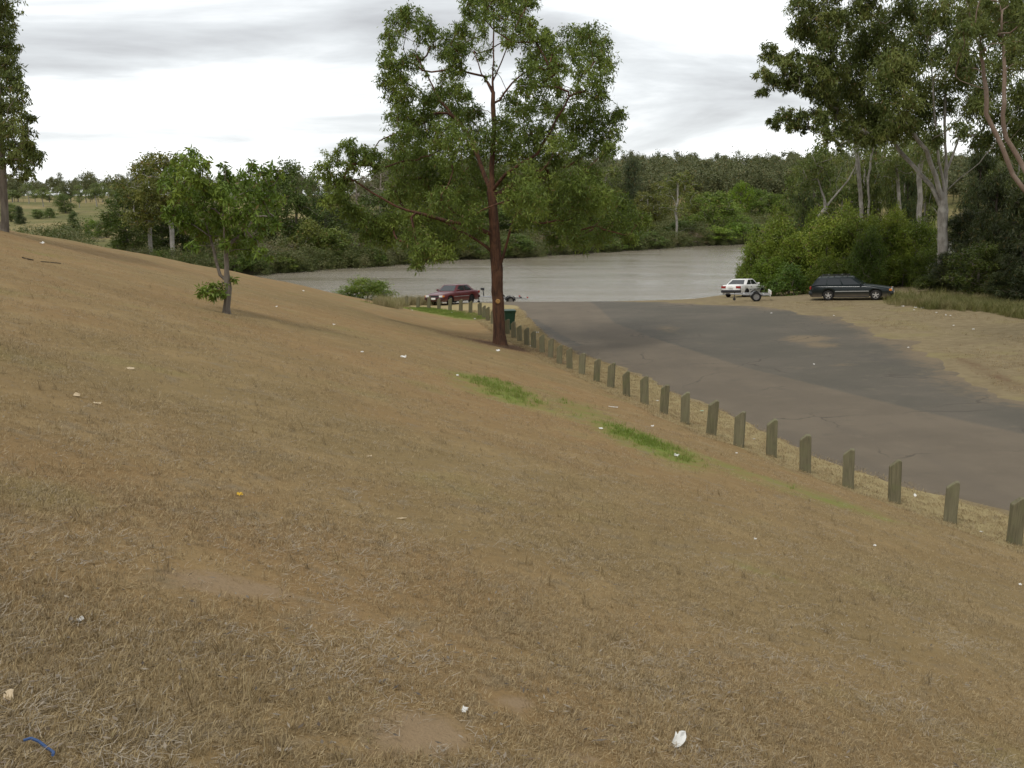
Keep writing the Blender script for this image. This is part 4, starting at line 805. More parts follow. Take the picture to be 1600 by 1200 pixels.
def wheel(parent, x, y, r, w, style, side):
    bm = bmesh.new(); seg = 24; prof = [(r * .62, -w / 2), (r * .93, -w / 2), (r, -w * .36), (r, w * .36), (r * .93, w / 2), (r * .62, w / 2)]
    rings = [[bm.verts.new((q * math.cos(6.28319 * s / seg), yy, q * math.sin(6.28319 * s / seg))) for s in range(seg)] for q, yy in prof]
    for a, b in zip(rings[:-1], rings[1:]):
        for s in range(seg): bm.faces.new((a[s], a[(s + 1) % seg], b[(s + 1) % seg], b[s]))
    wh = empty('wheel', (x, y, r)); wh.parent = parent
    me = bpy.data.meshes.new('tyre'); bm.to_mesh(me); bm.free(); me.materials.append(M['rubber'])
    for p in me.polygons: p.use_smooth = True
    link('tyre', me, wh)
    bm = bmesh.new(); yo = side * w * .40
    bmesh.ops.create_cone(bm, cap_ends=True, segments=24, radius1=r * .64, radius2=r * .64, depth=w * .5, matrix=Matrix.Rotation(R(90), 4, 'X'))
    bm2 = bm
    rim_m = M['black'] if style == 'star' else M['steel']
    if style == 'star':
        bm_obj('hub', bm, M['black'], wh); bm = bmesh.new()
        for k in range(5):
            a = 2 * math.pi * k / 5 + .3; m4 = Matrix.Rotation(-a, 4, 'Y')
            g = bmesh.ops.create_cube(bm, size=1, matrix=m4 @ Matrix.Translation((r * .33, yo * .8, 0)) @ Matrix.Diagonal((r * .62, .03, r * .22, 1)))
        bmesh.ops.create_cone(bm, cap_ends=True, segments=16, radius1=r * .2, radius2=r * .2, depth=.04, matrix=Matrix.Translation((0, yo * .8, 0)) @ Matrix.Rotation(R(90), 4, 'X'))
        for q in range(24):
            a0, a1 = 6.28319 * q / 24, 6.28319 * (q + 1) / 24
            v = [bm.verts.new((R_ * math.cos(a), yo * .95, R_ * math.sin(a))) for R_, a in ((r * .58, a0), (r * .66, a0), (r * .66, a1), (r * .58, a1))]; bm.faces.new(v)
        bm_obj('rim', bm, M['alloy'], wh)
    else:
        bmesh.ops.create_cone(bm, cap_ends=True, segments=16, radius1=r * .24, radius2=r * .2, depth=.06, matrix=Matrix.Translation((0, yo * .7, 0)) @ Matrix.Rotation(R(90), 4, 'X'))
        bm_obj('rim', bm, M['steel'] if style == 'steel' else M['black'], wh)
    return wh
def car(name, label, loc, head, s, tilt=(0, 0)):
    """origin on the ground under the middle, +x forward"""
    root = empty(name, loc, head); root.rotation_euler = (tilt[0], tilt[1], head); tag(root, label, 'car', 'cars parked by the river')
    L, Wd, H, wb, fo, r, pm = s['L'], s['W'], s['H'], s['wb'], s['fo'], s.get('r', .30), s['paint']
    xf = L / 2 - fo; xr = xf - wb; hx = L / 2; ar = r + .06
    top = s['top']; tx = [p[0] * hx for p in top]; tz = [p[1] for p in top]
    xs = np.unique(np.concatenate([np.linspace(-hx, hx, 46)] + [xw + ar * np.cos(np.linspace(0, math.pi, 15)) for xw in (xf, xr)]))
    bm = bmesh.new(); rows = []
    for x in xs:
        zt_ = float(np.interp(x, tx, tz)); zb = .22
        for xw in (xf, xr):
            dx = abs(x - xw)
            if dx < ar: zb = max(zb, r + math.sqrt(ar * ar - dx * dx))
        e = abs(x) / hx; w = Wd / 2 * (1 - .13 * e ** 5) ; tuck = .05 + .05 * e ** 8
        if e > .97: zb = max(zb, .28)
        zm = max(.52, zb + .02); zs = max(zt_ - .10, zm + .015); zc = max(zt_ - .015, zs + .01)
        half = [(w - tuck * .6 if zb < .3 else w - .01, zb), (w, zm), (w * .985, zs), (w * .93, zc), (w * .5, zc + .025), (0, zc + .032)]
        row = [bm.verts.new((x, y, z)) for y, z in half] + [bm.verts.new((x, -y, z)) for y, z in half[-2::-1]]
        rows.append(row)
    for a, b in zip(rows[:-1], rows[1:]):
        for k in range(len(a) - 1): bm.faces.new((a[k], b[k], b[k + 1], a[k + 1]))
    bm.faces.new(rows[0]); bm.faces.new(rows[-1][::-1]); bmesh.ops.recalc_face_normals(bm, faces=bm.faces[:])
    body = bm_obj('body', bm, pm, root, True); body.data.shade_flat() if False else None
    box('underbody', ((xf + xr) / 2 * 1, 0, .42), (L - .5, Wd - .34, .34), M['black'], root)
    # cabin
    b0, b1, t0, t1, zb = s['cab'][0] * hx, s['cab'][1] * hx, s['cab'][2] * hx, s['cab'][3] * hx, s['belt'] - .03
    wb_, wt_ = Wd / 2 * .93, Wd / 2 * .74
    B = [Vector((b0, wb_, zb)), Vector((b1, wb_ * .97, zb)), Vector((b1, -wb_ * .97, zb)), Vector((b0, -wb_, zb))]; T = [Vector((t0, wt_, H - .03)), Vector((t1, wt_, H - .03)), Vector((t1, -wt_, H - .03)), Vector((t0, -wt_, H - .03))]
    bm = bmesh.new(); bv = [bm.verts.new(v) for v in B]; tv = [bm.verts.new(v) for v in T]
    for k in range(4): bm.faces.new((bv[(k + 1) % 4], bv[k], tv[k], tv[(k + 1) % 4]))
    bm.faces.new(tv[::-1]); bmesh.ops.recalc_face_normals(bm, faces=bm.faces[:])
    bmesh.ops.bevel(bm, geom=[e for e in bm.edges if all(v.co.z > zb + .1 for v in e.verts)], offset=.09, segments=3, profile=.6, affect='EDGES')
    cabin = bm_obj('cabin', bm, pm, root, True)
    def pane(nm, c, uv, m=M['glass'], off=.006):
        A, Bq, C, D = c; n = (Bq - A).cross(D - A).normalized(); cen = (A + Bq + C + D) / 4
        if n.dot(cen - Vector((cen.x * .5, 0, cen.z - .3 if abs(n.y) < .5 else cen.z))) < 0: n = -n
        P = [(A.lerp(Bq, u)).lerp(D.lerp(C, u), v) for u, v in uv]
        bm = bmesh.new(); f0 = [bm.verts.new(p + n * off) for p in P]; f1 = [bm.verts.new(p - n * .01) for p in P]
        bm.faces.new(f0); k = len(P)
        for i in range(k): bm.faces.new((f0[i], f1[i], f1[(i + 1) % k], f0[(i + 1) % k]))
        bmesh.ops.recalc_face_normals(bm, faces=bm.faces[:]); return bm_obj(nm, bm, m, root)
    for sgn in (0, 1):
        c = (B[0], B[1], T[1], T[0]) if sgn == 0 else (B[3], B[2], T[2], T[3])
        for u0, u1, w0, w1 in s['side']: pane('side_window', c, [(u0, .12), (u1, .12), (w1, .86), (w0, .86)])
    pane('windscreen', (B[2], B[1], T[1], T[2]), [(.06, .1), (.94, .1), (.90, .88), (.10, .88)])
    pane('rear_window', (B[0], B[3], T[3], T[0]), [(.07, .14), (.93, .14), (.88, .84), (.12, .84)])
    # trim
    bz = s.get('bump_z', .46); bc = s['bumper']
    for sx in (1, -1):
        bm = bmesh.new(); add_box(bm, (sx * (hx - .03), 0, bz), (.20, Wd * .93, .20), .04); bm_obj('bumper', bm, bc, root)
        box('number_plate', (sx * (hx + .078), 0, bz + (.0 if sx > 0 else s.get('rp', .0))), (.012, .37, .13), M['plate'], root, .003)
    fz = s['fz']
    for y in (1, -1):
        box('headlight', (hx - .035, y * Wd * .345, fz), (.09, Wd * .17, .13), M['lamp_clear'], root, .015)
        box('indicator', (hx - .09, y * Wd * .452, fz), (.16, Wd * .05, .12), M['lamp_amber'], root, .012)
        box('tail_light', (-hx + .03, y * Wd * .36, s['rz']), (.10, Wd * .22, .17), M['lamp_red'], root, .015)
        box('mirror', (b1 - .22, y * (Wd / 2 + .06), zb + .10), (.10, .17, .12), s.get('mirror', pm), root, .025)
        box('side_moulding', ((xf + xr) / 2, y * (Wd / 2 + .002), .56), (wb - 2 * ar - .04, .02, .055), s.get('mould', M['black']), root, .005)
        box('sill', ((xf + xr) / 2, y * (Wd / 2 - .05), .23), (wb - 2 * ar + .02, .05, .05), M['black'], root, .005)
        for xx in s['handles']: box('door_handle', (xx, y * (Wd / 2 - .004), s['belt'] - .14), (.14, .025, .03), M['black'], root, .006)
        for xw in (xf, xr): wheel(root, xw, y * (Wd / 2 - .11), r, .19, s['wheel'], y)
    box('grille', (hx - .015, 0, fz), (.06, Wd * .48, .12), M['black'], root, .01)
    if s.get('rails'):
        for y in (1, -1):
            bm = bmesh.new(); add_box(bm, ((t0 + t1) / 2 - .05, y * (wt_ - .10), H + .055), (abs(t1 - t0) * .85, .035, .03), .008)
            for q in (-.38, 0, .38): add_box(bm, ((t0 + t1) / 2 - .05 + q * abs(t1 - t0), y * (wt_ - .10), H + .02), (.08, .03, .06))
            bm_obj('roof_rail', bm, M['black'], root)
        for q in (-.22, .18): box('roof_bar', ((t0 + t1) / 2 + q * abs(t1 - t0), 0, H + .075), (.05, wt_ * 2 - .16, .025), M['black'], root)
    return root
def ground_pose(c, head):
    """pitch and roll of a car standing on the slope"""
    f = Vector((math.cos(head), math.sin(head))); l = Vector((-f.y, f.x))
    pf = (zt(c.x + f.x * 1.3, c.y + f.y * 1.3) - zt(c.x - f.x * 1.3, c.y - f.y * 1.3)) / 2.6; pl_ = (zt(c.x + l.x * .7, c.y + l.y * .7) - zt(c.x - l.x * .7, c.y - l.y * .7)) / 1.4
    return (math.atan(pl_), -math.atan(pf))
sedan = [(-1, .70), (-.97, .86), (-.9, .93), (-.62, .955), (-.4, .93), (.38, .90), (.5, .875), (.8, .78), (.95, .71), (1, .60)]
c = on_ground(708, 476); c.y += 1.2; c.x = at(708, 476, c.y).x; c.z = zt(c.x, c.y); hd = math.atan2(-.84, -.545)
RED_C = c.copy(); RED_H = hd
car('red_sedan', 'dark red four-door sedan parked beyond the posts with a boat trailer behind', c, hd, dict(L=4.5, W=1.70, H=1.40, wb=2.58, fo=.86, belt=.93, top=sedan, paint=paint('maroon_paint', (.095, .011, .014)), cab=(-.70, .36, -.42, .10), side=[(.10, .47, .18, .46), (.50, .93, .49, .88)], bumper=simple('maroon_bumper', (.06, .02, .022), .5), fz=.62, rz=.78, wheel='dark', handles=(-.55, .38), mould=simple('grey_moulding', (.22, .2, .2), .5)), ground_pose(c, hd))
c = on_ground(1163, 464); c.y += .8; c.x = at(1163, 464, c.y).x; c.z = zt(c.x, c.y); hd = math.atan2(.766, .643)
WHITE_Z = c.z
wsd = [(-1, .72), (-.97, .88), (-.9, .94), (-.6, .955), (-.4, .92), (.38, .89), (.5, .865), (.8, .78), (.95, .72), (1, .60)]
car('white_sedan', 'white sedan seen from behind at the water edge beside a small trailer', c, hd, dict(L=4.25, W=1.66, H=1.37, wb=2.43, fo=.84, belt=.92, top=wsd, paint=paint('white_paint', (.74, .73, .70)), cab=(-.68, .36, -.38, .08), side=[(.12, .47, .2, .46), (.50, .92, .49, .86)], bumper=M['black'], fz=.62, rz=.76, rp=.30, wheel='dark', handles=(-.5, .4)), ground_pose(c, hd))
c = on_ground(1332, 470); c.y += .9; c.x = at(1330, 470, c.y).x; c.z = zt(c.x, c.y); hd = R(-22)
wag = [(-1, .66), (-.98, .86), (-.93, .93), (.36, .90), (.5, .87), (.8, .77), (.95, .70), (1, .58)]
car('dark_wagon', 'dark green station wagon with roof rails parked on the dirt', c, hd, dict(L=4.72, W=1.73, H=1.44, wb=2.72, fo=.92, belt=.92, top=wag, paint=paint('dark_green_paint', (.006, .011, .011)), cab=(-.97, .34, -.80, .04), side=[(.05, .28, .08, .27), (.31, .585, .30, .585), (.615, .94, .615, .90)], bumper=simple('dark_bumper', (.02, .025, .026), .45), fz=.62, rz=.78, wheel='star', handles=(-.55, .42), rails=True, r=.315, mould=simple('pale_moulding', (.28, .28, .27), .4)), ground_pose(c, hd))

def boat_trailer(label, hitch, axle, lit):
    d = Vector((axle.x - hitch.x, axle.y - hitch.y)); head = math.atan2(-d.y, -d.x); La = d.length
    z = zt(axle.x, axle.y); root = empty('boat_trailer', (axle.x, axle.y, z), head); tag(root, label, 'trailer')
    root.rotation_euler = (0, -math.atan2(zt(hitch.x, hitch.y) - z, La), head)
    for y in (1, -1):
        bm = bmesh.new(); add_box(bm, (-.2, y * .5, .48), (2.6, .06, .08)); bm_obj('chassis_rail', bm, M['galv'], root)
        bm = bmesh.new(); add_bar(bm, (1.1, y * .5, .48), (La - .3, 0, .48), .035); bm_obj('drawbar', bm, M['galv'], root)
        wheel(root, 0, y * .8, .31, .19, 'steel', y)
        bm = bmesh.new(); n = 9; P = [(.40 * math.cos(math.pi * q / n), .33 + .38 * math.sin(math.pi * q / n)) for q in range(n + 1)]
        a = [bm.verts.new((x, y * .8 - .11, z)) for x, z in P]; b = [bm.verts.new((x, y * .8 + .11, z)) for x, z in P]
        for q in range(n): bm.faces.new((a[q], a[q + 1], b[q + 1], b[q]))
        bmesh.ops.solidify(bm, geom=bm.faces[:], thickness=.015); bm_obj('mudguard', bm, M['black'] if lit else M['white_metal'], root)
        box('tail_lamp', (-1.55, y * .62, .60), (.05, .2, .1), M['lamp_red'], root, .01)
    box('axle', (0, 0, .30), (.06, 1.5, .06), M['galv'], root)
    for x in (-1.45, -.5, .5, 1.05): box('cross_member', (x, 0, .455), (.06, 1.0 if x > -1.4 else 1.5, .05), M['galv'], root)
    for x in (-1.3, -.4, .6):
        bm = bmesh.new(); bmesh.ops.create_cone(bm, cap_ends=True, segments=10, radius1=.06, radius2=.06, depth=.18, matrix=Matrix.Translation((x, 0, .55)) @ Matrix.Rotation(R(90), 4, 'X')); bm_obj('keel_roller', bm, M['black'], root)
    bm = bmesh.new(); add_bar(bm, (La - .9, 0, .48), (La - .8, 0, 1.0), .04); add_box(bm, (La - .75, 0, 1.05), (.28, .14, .16), .03); bm_obj('winch_post', bm, M['black'], root)
    bm = bmesh.new(); add_bar(bm, (La - .45, .12, .05), (La - .45, .12, .6), .025); bmesh.ops.create_cone(bm, cap_ends=True, segments=12, radius1=.1, radius2=.1, depth=.06, matrix=Matrix.Translation((La - .45, .12, .1)) @ Matrix.Rotation(R(90), 4, 'X')); bm_obj('jockey_wheel', bm, M['black'], root)
    box('coupling', (La - .15, 0, .47), (.3, .1, .1), M['black'], root, .02)
    return root
f = Vector((math.cos(RED_H), math.sin(RED_H))); hitch = Vector((RED_C.x - f.x * 2.4, RED_C.y - f.y * 2.4, 0)); ax = at(789, 470, hitch.y + 1.3); boat_trailer('empty boat trailer coupled to the red sedan, partly behind the reddish trunk', hitch, ax, True)

def box_trailer():
    c = on_ground(1184, 471); root = empty('box_trailer', (c.x, c.y + .7, zt(c.x, c.y + .7)), R(172)); tag(root, 'small pale trailer with fat tyres standing in front of the white sedan', 'trailer')
    for y in (1, -1):
        wheel(root, 0, y * .66, .30, .2, 'steel', y)
        bm = bmesh.new(); n = 9; P = [(.38 * math.cos(math.pi * q / n), .32 + .36 * math.sin(math.pi * q / n)) for q in range(n + 1)]
        a = [bm.verts.new((x, y * .66 - .12, z)) for x, z in P]; b = [bm.verts.new((x, y * .66 + .12, z)) for x, z in P]
        for q in range(n): bm.faces.new((a[q], a[q + 1], b[q + 1], b[q]))
        bmesh.ops.solidify(bm, geom=bm.faces[:], thickness=.015); bm_obj('mudguard', bm, M['galv'], root)
        box('chassis_rail', (-.05, y * .45, .42), (1.7, .05, .08), M['galv'], root)
        box('tail_lamp', (-.935, y * .5, .52), (.03, .22, .10), M['lamp_red'], root, .008)
    box('axle', (0, 0, .30), (.06, 1.2, .06), M['black'], root)
    box('light_board', (-.88, 0, .56), (.06, 1.45, .22), M['white_metal'], root, .015)
    for x in (-.5, .1, .7): box('cross_member', (x, 0, .42), (.06, .86, .05), M['galv'], root)
    box('lower_board', (-.87, 0, .37), (.04, 1.2, .07), M['white_metal'], root, .01)
    bm = bmesh.new(); add_bar(bm, (.8, .44, .42), (1.6, 0, .40), .03); bm_obj('drawbar', bm, M['galv'], root); bm = bmesh.new(); add_bar(bm, (.8, -.44, .42), (1.6, 0, .40), .03); bm_obj('drawbar', bm, M['galv'], root)
    box('coupling', (1.68, 0, .40), (.26, .09, .09), M['black'], root, .02)
    bm = bmesh.new(); add_bar(bm, (1.3, .1, .04), (1.3, .1, .5), .025); bmesh.ops.create_cone(bm, cap_ends=True, segments=12, radius1=.09, radius2=.09, depth=.06, matrix=Matrix.Translation((1.3, .1, .09)) @ Matrix.Rotation(R(90), 4, 'X')); bm_obj('jockey_wheel', bm, M['black'], root)
box_trailer()

# ------------------------------------------------------------------ wheelie bin
def bin_():
    c = on_ground(796, 519); Y = c.y + 1.0; x = at(796, 505, Y).x; root = empty('wheelie_bin', (x, Y, zt(x, Y)), R(8)); tag(root, 'green wheelie bin standing behind the reddish trunk', 'bin')
    gm = simple('green_plastic', (.016, .055, .028), .5, .4)
    bm = bmesh.new(); lv = [(.05, .20, .22), (.10, .22, .25), (.90, .27, .33), (.98, .29, .35), (1.0, .29, .35)]; rows = []
    for z, hx, hy in lv: rows.append([bm.verts.new((sx * hx, sy * hy, z)) for sx, sy in ((-1, -1), (1, -1), (1, 1), (-1, 1))])
    for a, b in zip(rows[:-1], rows[1:]):
        for k in range(4): bm.faces.new((a[k], a[(k + 1) % 4], b[(k + 1) % 4], b[k]))
    bm.faces.new(rows[0][::-1]); bmesh.ops.bevel(bm, geom=[e for e in bm.edges if abs(e.verts[0].co.z - e.verts[1].co.z) > .02], offset=.04, segments=2, affect='EDGES'); bm_obj('body', bm, gm, root)
    bm = bmesh.new(); add_box(bm, (0, 0, 1.035), (.62, .74, .07), .025); bm_obj('lid', bm, gm, root)
    box('handle', (0, .40, .97), (.5, .05, .04), gm, root, .012)
    for sx in (1, -1):
        bm = bmesh.new(); bmesh.ops.create_cone(bm, cap_ends=True, segments=16, radius1=.1, radius2=.1, depth=.05, matrix=Matrix.Translation((sx * .26, .24, .1)) @ Matrix.Rotation(R(90), 4, 'Y')); bm_obj('wheel', bm, M['rubber'], root)
bin_()

# ------------------------------------------------------------------ litter
M['paper'] = simple('white_paper', (.66, .65, .61), .7, .2, var=.15); M['paper_tan'] = simple('tan_card', (.52, .42, .28), .8, .1, var=.2); M['green_plastic'] = simple('pale_green_plastic', (.35, .60, .45), .4); M['leaf_yellow'] = simple('yellow_leaf', (.62, .40, .05), .7, .1)
M['rope'] = simple('blue_strap', (.045, .085, .19), .7, .2, var=.3, scale=40)
def scrap(px, py, w, h, label, mat='paper', name='litter_scrap', cat='litter', k=0, stand=.35, group=None):
    """a crumpled sheet, w x h metres"""
    c = on_ground(px, py); g = np.random.default_rng(int(px * 7 + py)); n = 5; q = .5 if c.y > 6 else .85; w, h = w * q, h * q
    u, v = np.meshgrid(np.linspace(-.5, .5, n), np.linspace(-.5, .5, n)); u = u + g.normal(0, .05, u.shape); v = v + g.normal(0, .05, v.shape)
    z = np.abs(g.normal(0, 1, u.shape)) * min(w, h) * .22 + (v + .5) * h * stand
    V = np.stack([u.ravel() * w, v.ravel() * h, z.ravel() + .008], -1); i = np.arange(n * n).reshape(n, n)
    Q = np.stack([i[:-1, :-1], i[:-1, 1:], i[1:, 1:], i[1:, :-1]], -1).reshape(-1, 4); Q = np.delete(Q, [0, 3, 12][:1 + int(px) % 3], 0)
    me = mesh_np(name, V, Q, M[mat]); o = link(name, me, None, tuple(c), (0, 0, g.uniform(-.6, .6))); o.modifiers.new('thickness', 'SOLIDIFY').thickness = .002
    tag(o, label, cat, group); return o
scrap(1061, 1168, .05, .085, 'torn white paper scrap standing in the grass at the bottom edge', stand=.5)
scrap(726, 1114, .025, .03, 'small white scrap at the edge of the bare soil patch')
scrap(14, 1096, .035, .05, 'cream scrap at the lower left edge of the lawn', 'paper_tan')
scrap(125, 973, .03, .02, 'small white scrap low on the left lawn')
scrap(375, 776, .07, .05, 'yellow fallen leaf on the lawn left of centre', 'leaf_yellow', 'fallen_leaf', 'leaf')
scrap(628, 812, .14, .03, 'long tan strip of bark on the middle lawn', 'paper_tan', 'bark_strip', 'bark', stand=.1)
scrap(577, 715, .10, .04, 'curled tan strip lying above the middle of the lawn', 'paper_tan', 'bark_strip', 'bark', stand=.2)
scrap(958, 637, .42, .10, 'flattened white paper beside the green grass strips', stand=.15)
scrap(1019, 667, .12, .10, 'white scrap between the green strip and the posts'); scrap(939, 671, .14, .09, 'white scrap at the upper end of the lower green strip'); scrap(1057, 714, .14, .10, 'white scrap at the lower end of the lower green strip')
scrap(1178, 687, .16, .08, 'white paper between two posts at the asphalt edge'); scrap(1430, 777, .12, .13, 'crumpled white paper beside the third post from the right', stand=.6); scrap(1097, 643, .22, .06, 'pale green plastic scrap at the asphalt edge behind the posts', 'green_plastic'); scrap(1027, 627, .18, .06, 'white scrap at the foot of the posts near the asphalt')
scrap(1151, 709, .10, .06, 'white scrap in the straw verge, lawn side of the posts'); scrap(1367, 854, .08, .05, 'white scrap below the posts on the right lawn'); scrap(1594, 915, .08, .06, 'white scrap at the right edge of the lawn'); scrap(1180, 844, .05, .04, 'white scrap on the right half of the lawn'); scrap(1533, 832, .14, .05, 'white scrap between the two nearest posts')
scrap(778, 549, .28, .2, 'white litter just below the reddish trunk'); scrap(742, 499, .22, .16, 'bright white litter at the end of the far green grass'); scrap(706, 489, .15, .1, 'white speck of litter in the far green grass'); scrap(644, 485, .15, .12, 'white speck of litter left of the far green grass')
scrap(522, 508, .14, .1, 'white litter on the slope right of the young tree'); scrap(432, 480, .12, .1, 'white litter beside the young tree, near the crest'); scrap(630, 559, .24, .12, 'white paper on the slope below the far green grass'); scrap(566, 551, .12, .08, 'small white litter on the slope left of centre'); scrap(204, 578, .16, .06, 'pale scrap on the left slope below the young tree', 'paper_tan'); scrap(66, 381, .3, .2, 'white speck near the left crest'); scrap(474, 455, .22, .16, 'white speck close to the crest above the river')
scrap(715, 588, .1, .1, 'white speck at the head of the upper green strip'); scrap(839, 520, .35, .2, 'white litter on the asphalt edge behind the reddish trunk', stand=.1); scrap(829, 541, .3, .12, 'white litter at the foot of the posts right of the reddish trunk', stand=.1); scrap(120, 620, .12, .06, 'tan scrap on the left lawn above the yellow leaf', 'paper_tan'); scrap(152, 632, .16, .05, 'tan bark chip on the left lawn', 'paper_tan', 'bark_strip', 'bark', stand=.1)
for i, (px, py, w) in enumerate([(1411, 479, .35), (1430, 481, .4), (1442, 482, .5), (1428, 485, .2), (1463, 489, .2), (1478, 493, .2), (1485, 494, .25), (1490, 509, .22), (1521, 515, .25), (1303, 494, .25), (1205, 490, .2), (1419, 544, .12), (1272, 570, .12)]):
    scrap(px, py, w, .12, f'small white litter scrap on the dirt beyond the asphalt, {ORD[i]} out from the wagon', stand=.3, group='litter around the dirt verge')
# blue strap, bottom left
bm = bmesh.new(); pr = None
pp = [on_ground(x, y) + Vector((0, 0, .026 + .008 * math.sin(k * 1.3))) for k, (x, y) in enumerate([(38, 1170), (50, 1171), (62, 1174), (73, 1178), (81, 1183), (85, 1190), (84, 1197)])]
for a, b in zip(pp[:-1], pp[1:]): add_bar(bm, a, b, .0045, 6)
o = bm_obj('blue_cord', bm, M['rope']); tag(o, 'short piece of faded blue cord in the lower left corner', 'cord')
# fallen sticks
def stick(pts, r, label):
    bm = bmesh.new(); P = [on_ground(*p) + Vector((0, 0, r + .01)) for p in pts]
    for a, b in zip(P[:-1], P[1:]): add_bar(bm, a, b, r, 5)
    tag(bm_obj('fallen_stick', bm, M['bark_dark']), label, 'stick')
stick([(35, 404), (42, 406), (52, 408)],   .016, 'dark fallen stick near the left crest'); stick([(64, 410), (78, 411), (95, 413)],   .011, 'thin dark fallen stick right of the other stick near the crest')

# ------------------------------------------------------------------ grass
def blade_material(name, tintmix, tint, val=1.0):
    m, t = new_mat(name); g = t.node('ShaderNodeNewGeometry'); oi = t.node('ShaderNodeObjectInfo')
    c = lawn_colour(t, g.outputs['Position']); r = oi.outputs['Random']; q = g.outputs['Random Per Island']
    c = t.mix(t.math('MULTIPLY', t.step(q, .25, 1.0), tintmix), c, tint); c = t.mix(t.math('MULTIPLY', t.step(r, .55, 1.), .5), c, (.12, .095, .068)); c = t.mix(t.math('MULTIPLY', t.step(r, .12, .0), .5), c, (.36, .31, .24))
    p = bsdf(t, c, .8, .15); tr = t.node('ShaderNodeBsdfTranslucent', {0: c}).outputs[0]
    finish(t, t.node('ShaderNodeMixShader', {0: .2, 1: p, 2: tr}).outputs[0]); return m
M['blade_dry'] = blade_material('dry_blade', .8, (.45, .355, .20)); M['blade_green'] = leaf_material('green_blade', (.12, .175, .028), (.20, .27, .045), (.25, .28, .07), .35); M['blade_straw'] = blade_material('straw_blade', .9, (.42, .33, .18))
def tuft(g, n, rad, h, wdt, lean, flat=0.0):
    """n tapering bent blades of two segments"""
    a = g.uniform(0, 6.283, n); b = np.stack([np.cos(a), np.sin(a), a * 0], -1) * (rad * np.sqrt(g.uniform(0, 1, n)))[:, None]
    d = g.uniform(0, 6.283, n); dirn = np.stack([np.cos(d), np.sin(d), d * 0], -1); l = lean * g.uniform(.2, 1.3, n); hh = h * g.uniform(.45, 1.25, n)
    fl = g.uniform(0, 1, n) < flat; hh = np.where(fl, hh * .22, hh); l = np.where(fl, 1.1, l)
    top = b + dirn * (l * np.where(fl, h, hh))[:, None] + np.array([0, 0, 1]) * hh[:, None]
    midp = b * .55 + top * .45 + np.array([0, 0, 1]) * (hh * .14)[:, None]
    s = np.stack([-np.sin(d + .6), np.cos(d + .6), d * 0], -1) * (wdt * g.uniform(.6, 1.3, n) * .5)[:, None]
    V = np.stack([b - s, b + s, midp + s * .8, midp - s * .8, top], 1).reshape(-1, 3); k = np.arange(n)[:, None] * 5
    T = np.concatenate([k + np.array([0, 1, 2]), k + np.array([0, 2, 3]), k + np.array([3, 2, 4])]); return V, T
def ground_points(g, n, ymin, ymax, power, side=.62, margin=1.0):
    t = g.uniform(0, 1, n); y = (ymin ** (1 - power) + t * (ymax ** (1 - power) - ymin ** (1 - power))) ** (1 / (1 - power))
    x = g.uniform(-1, 1, n) * (side * y + margin); return x, y
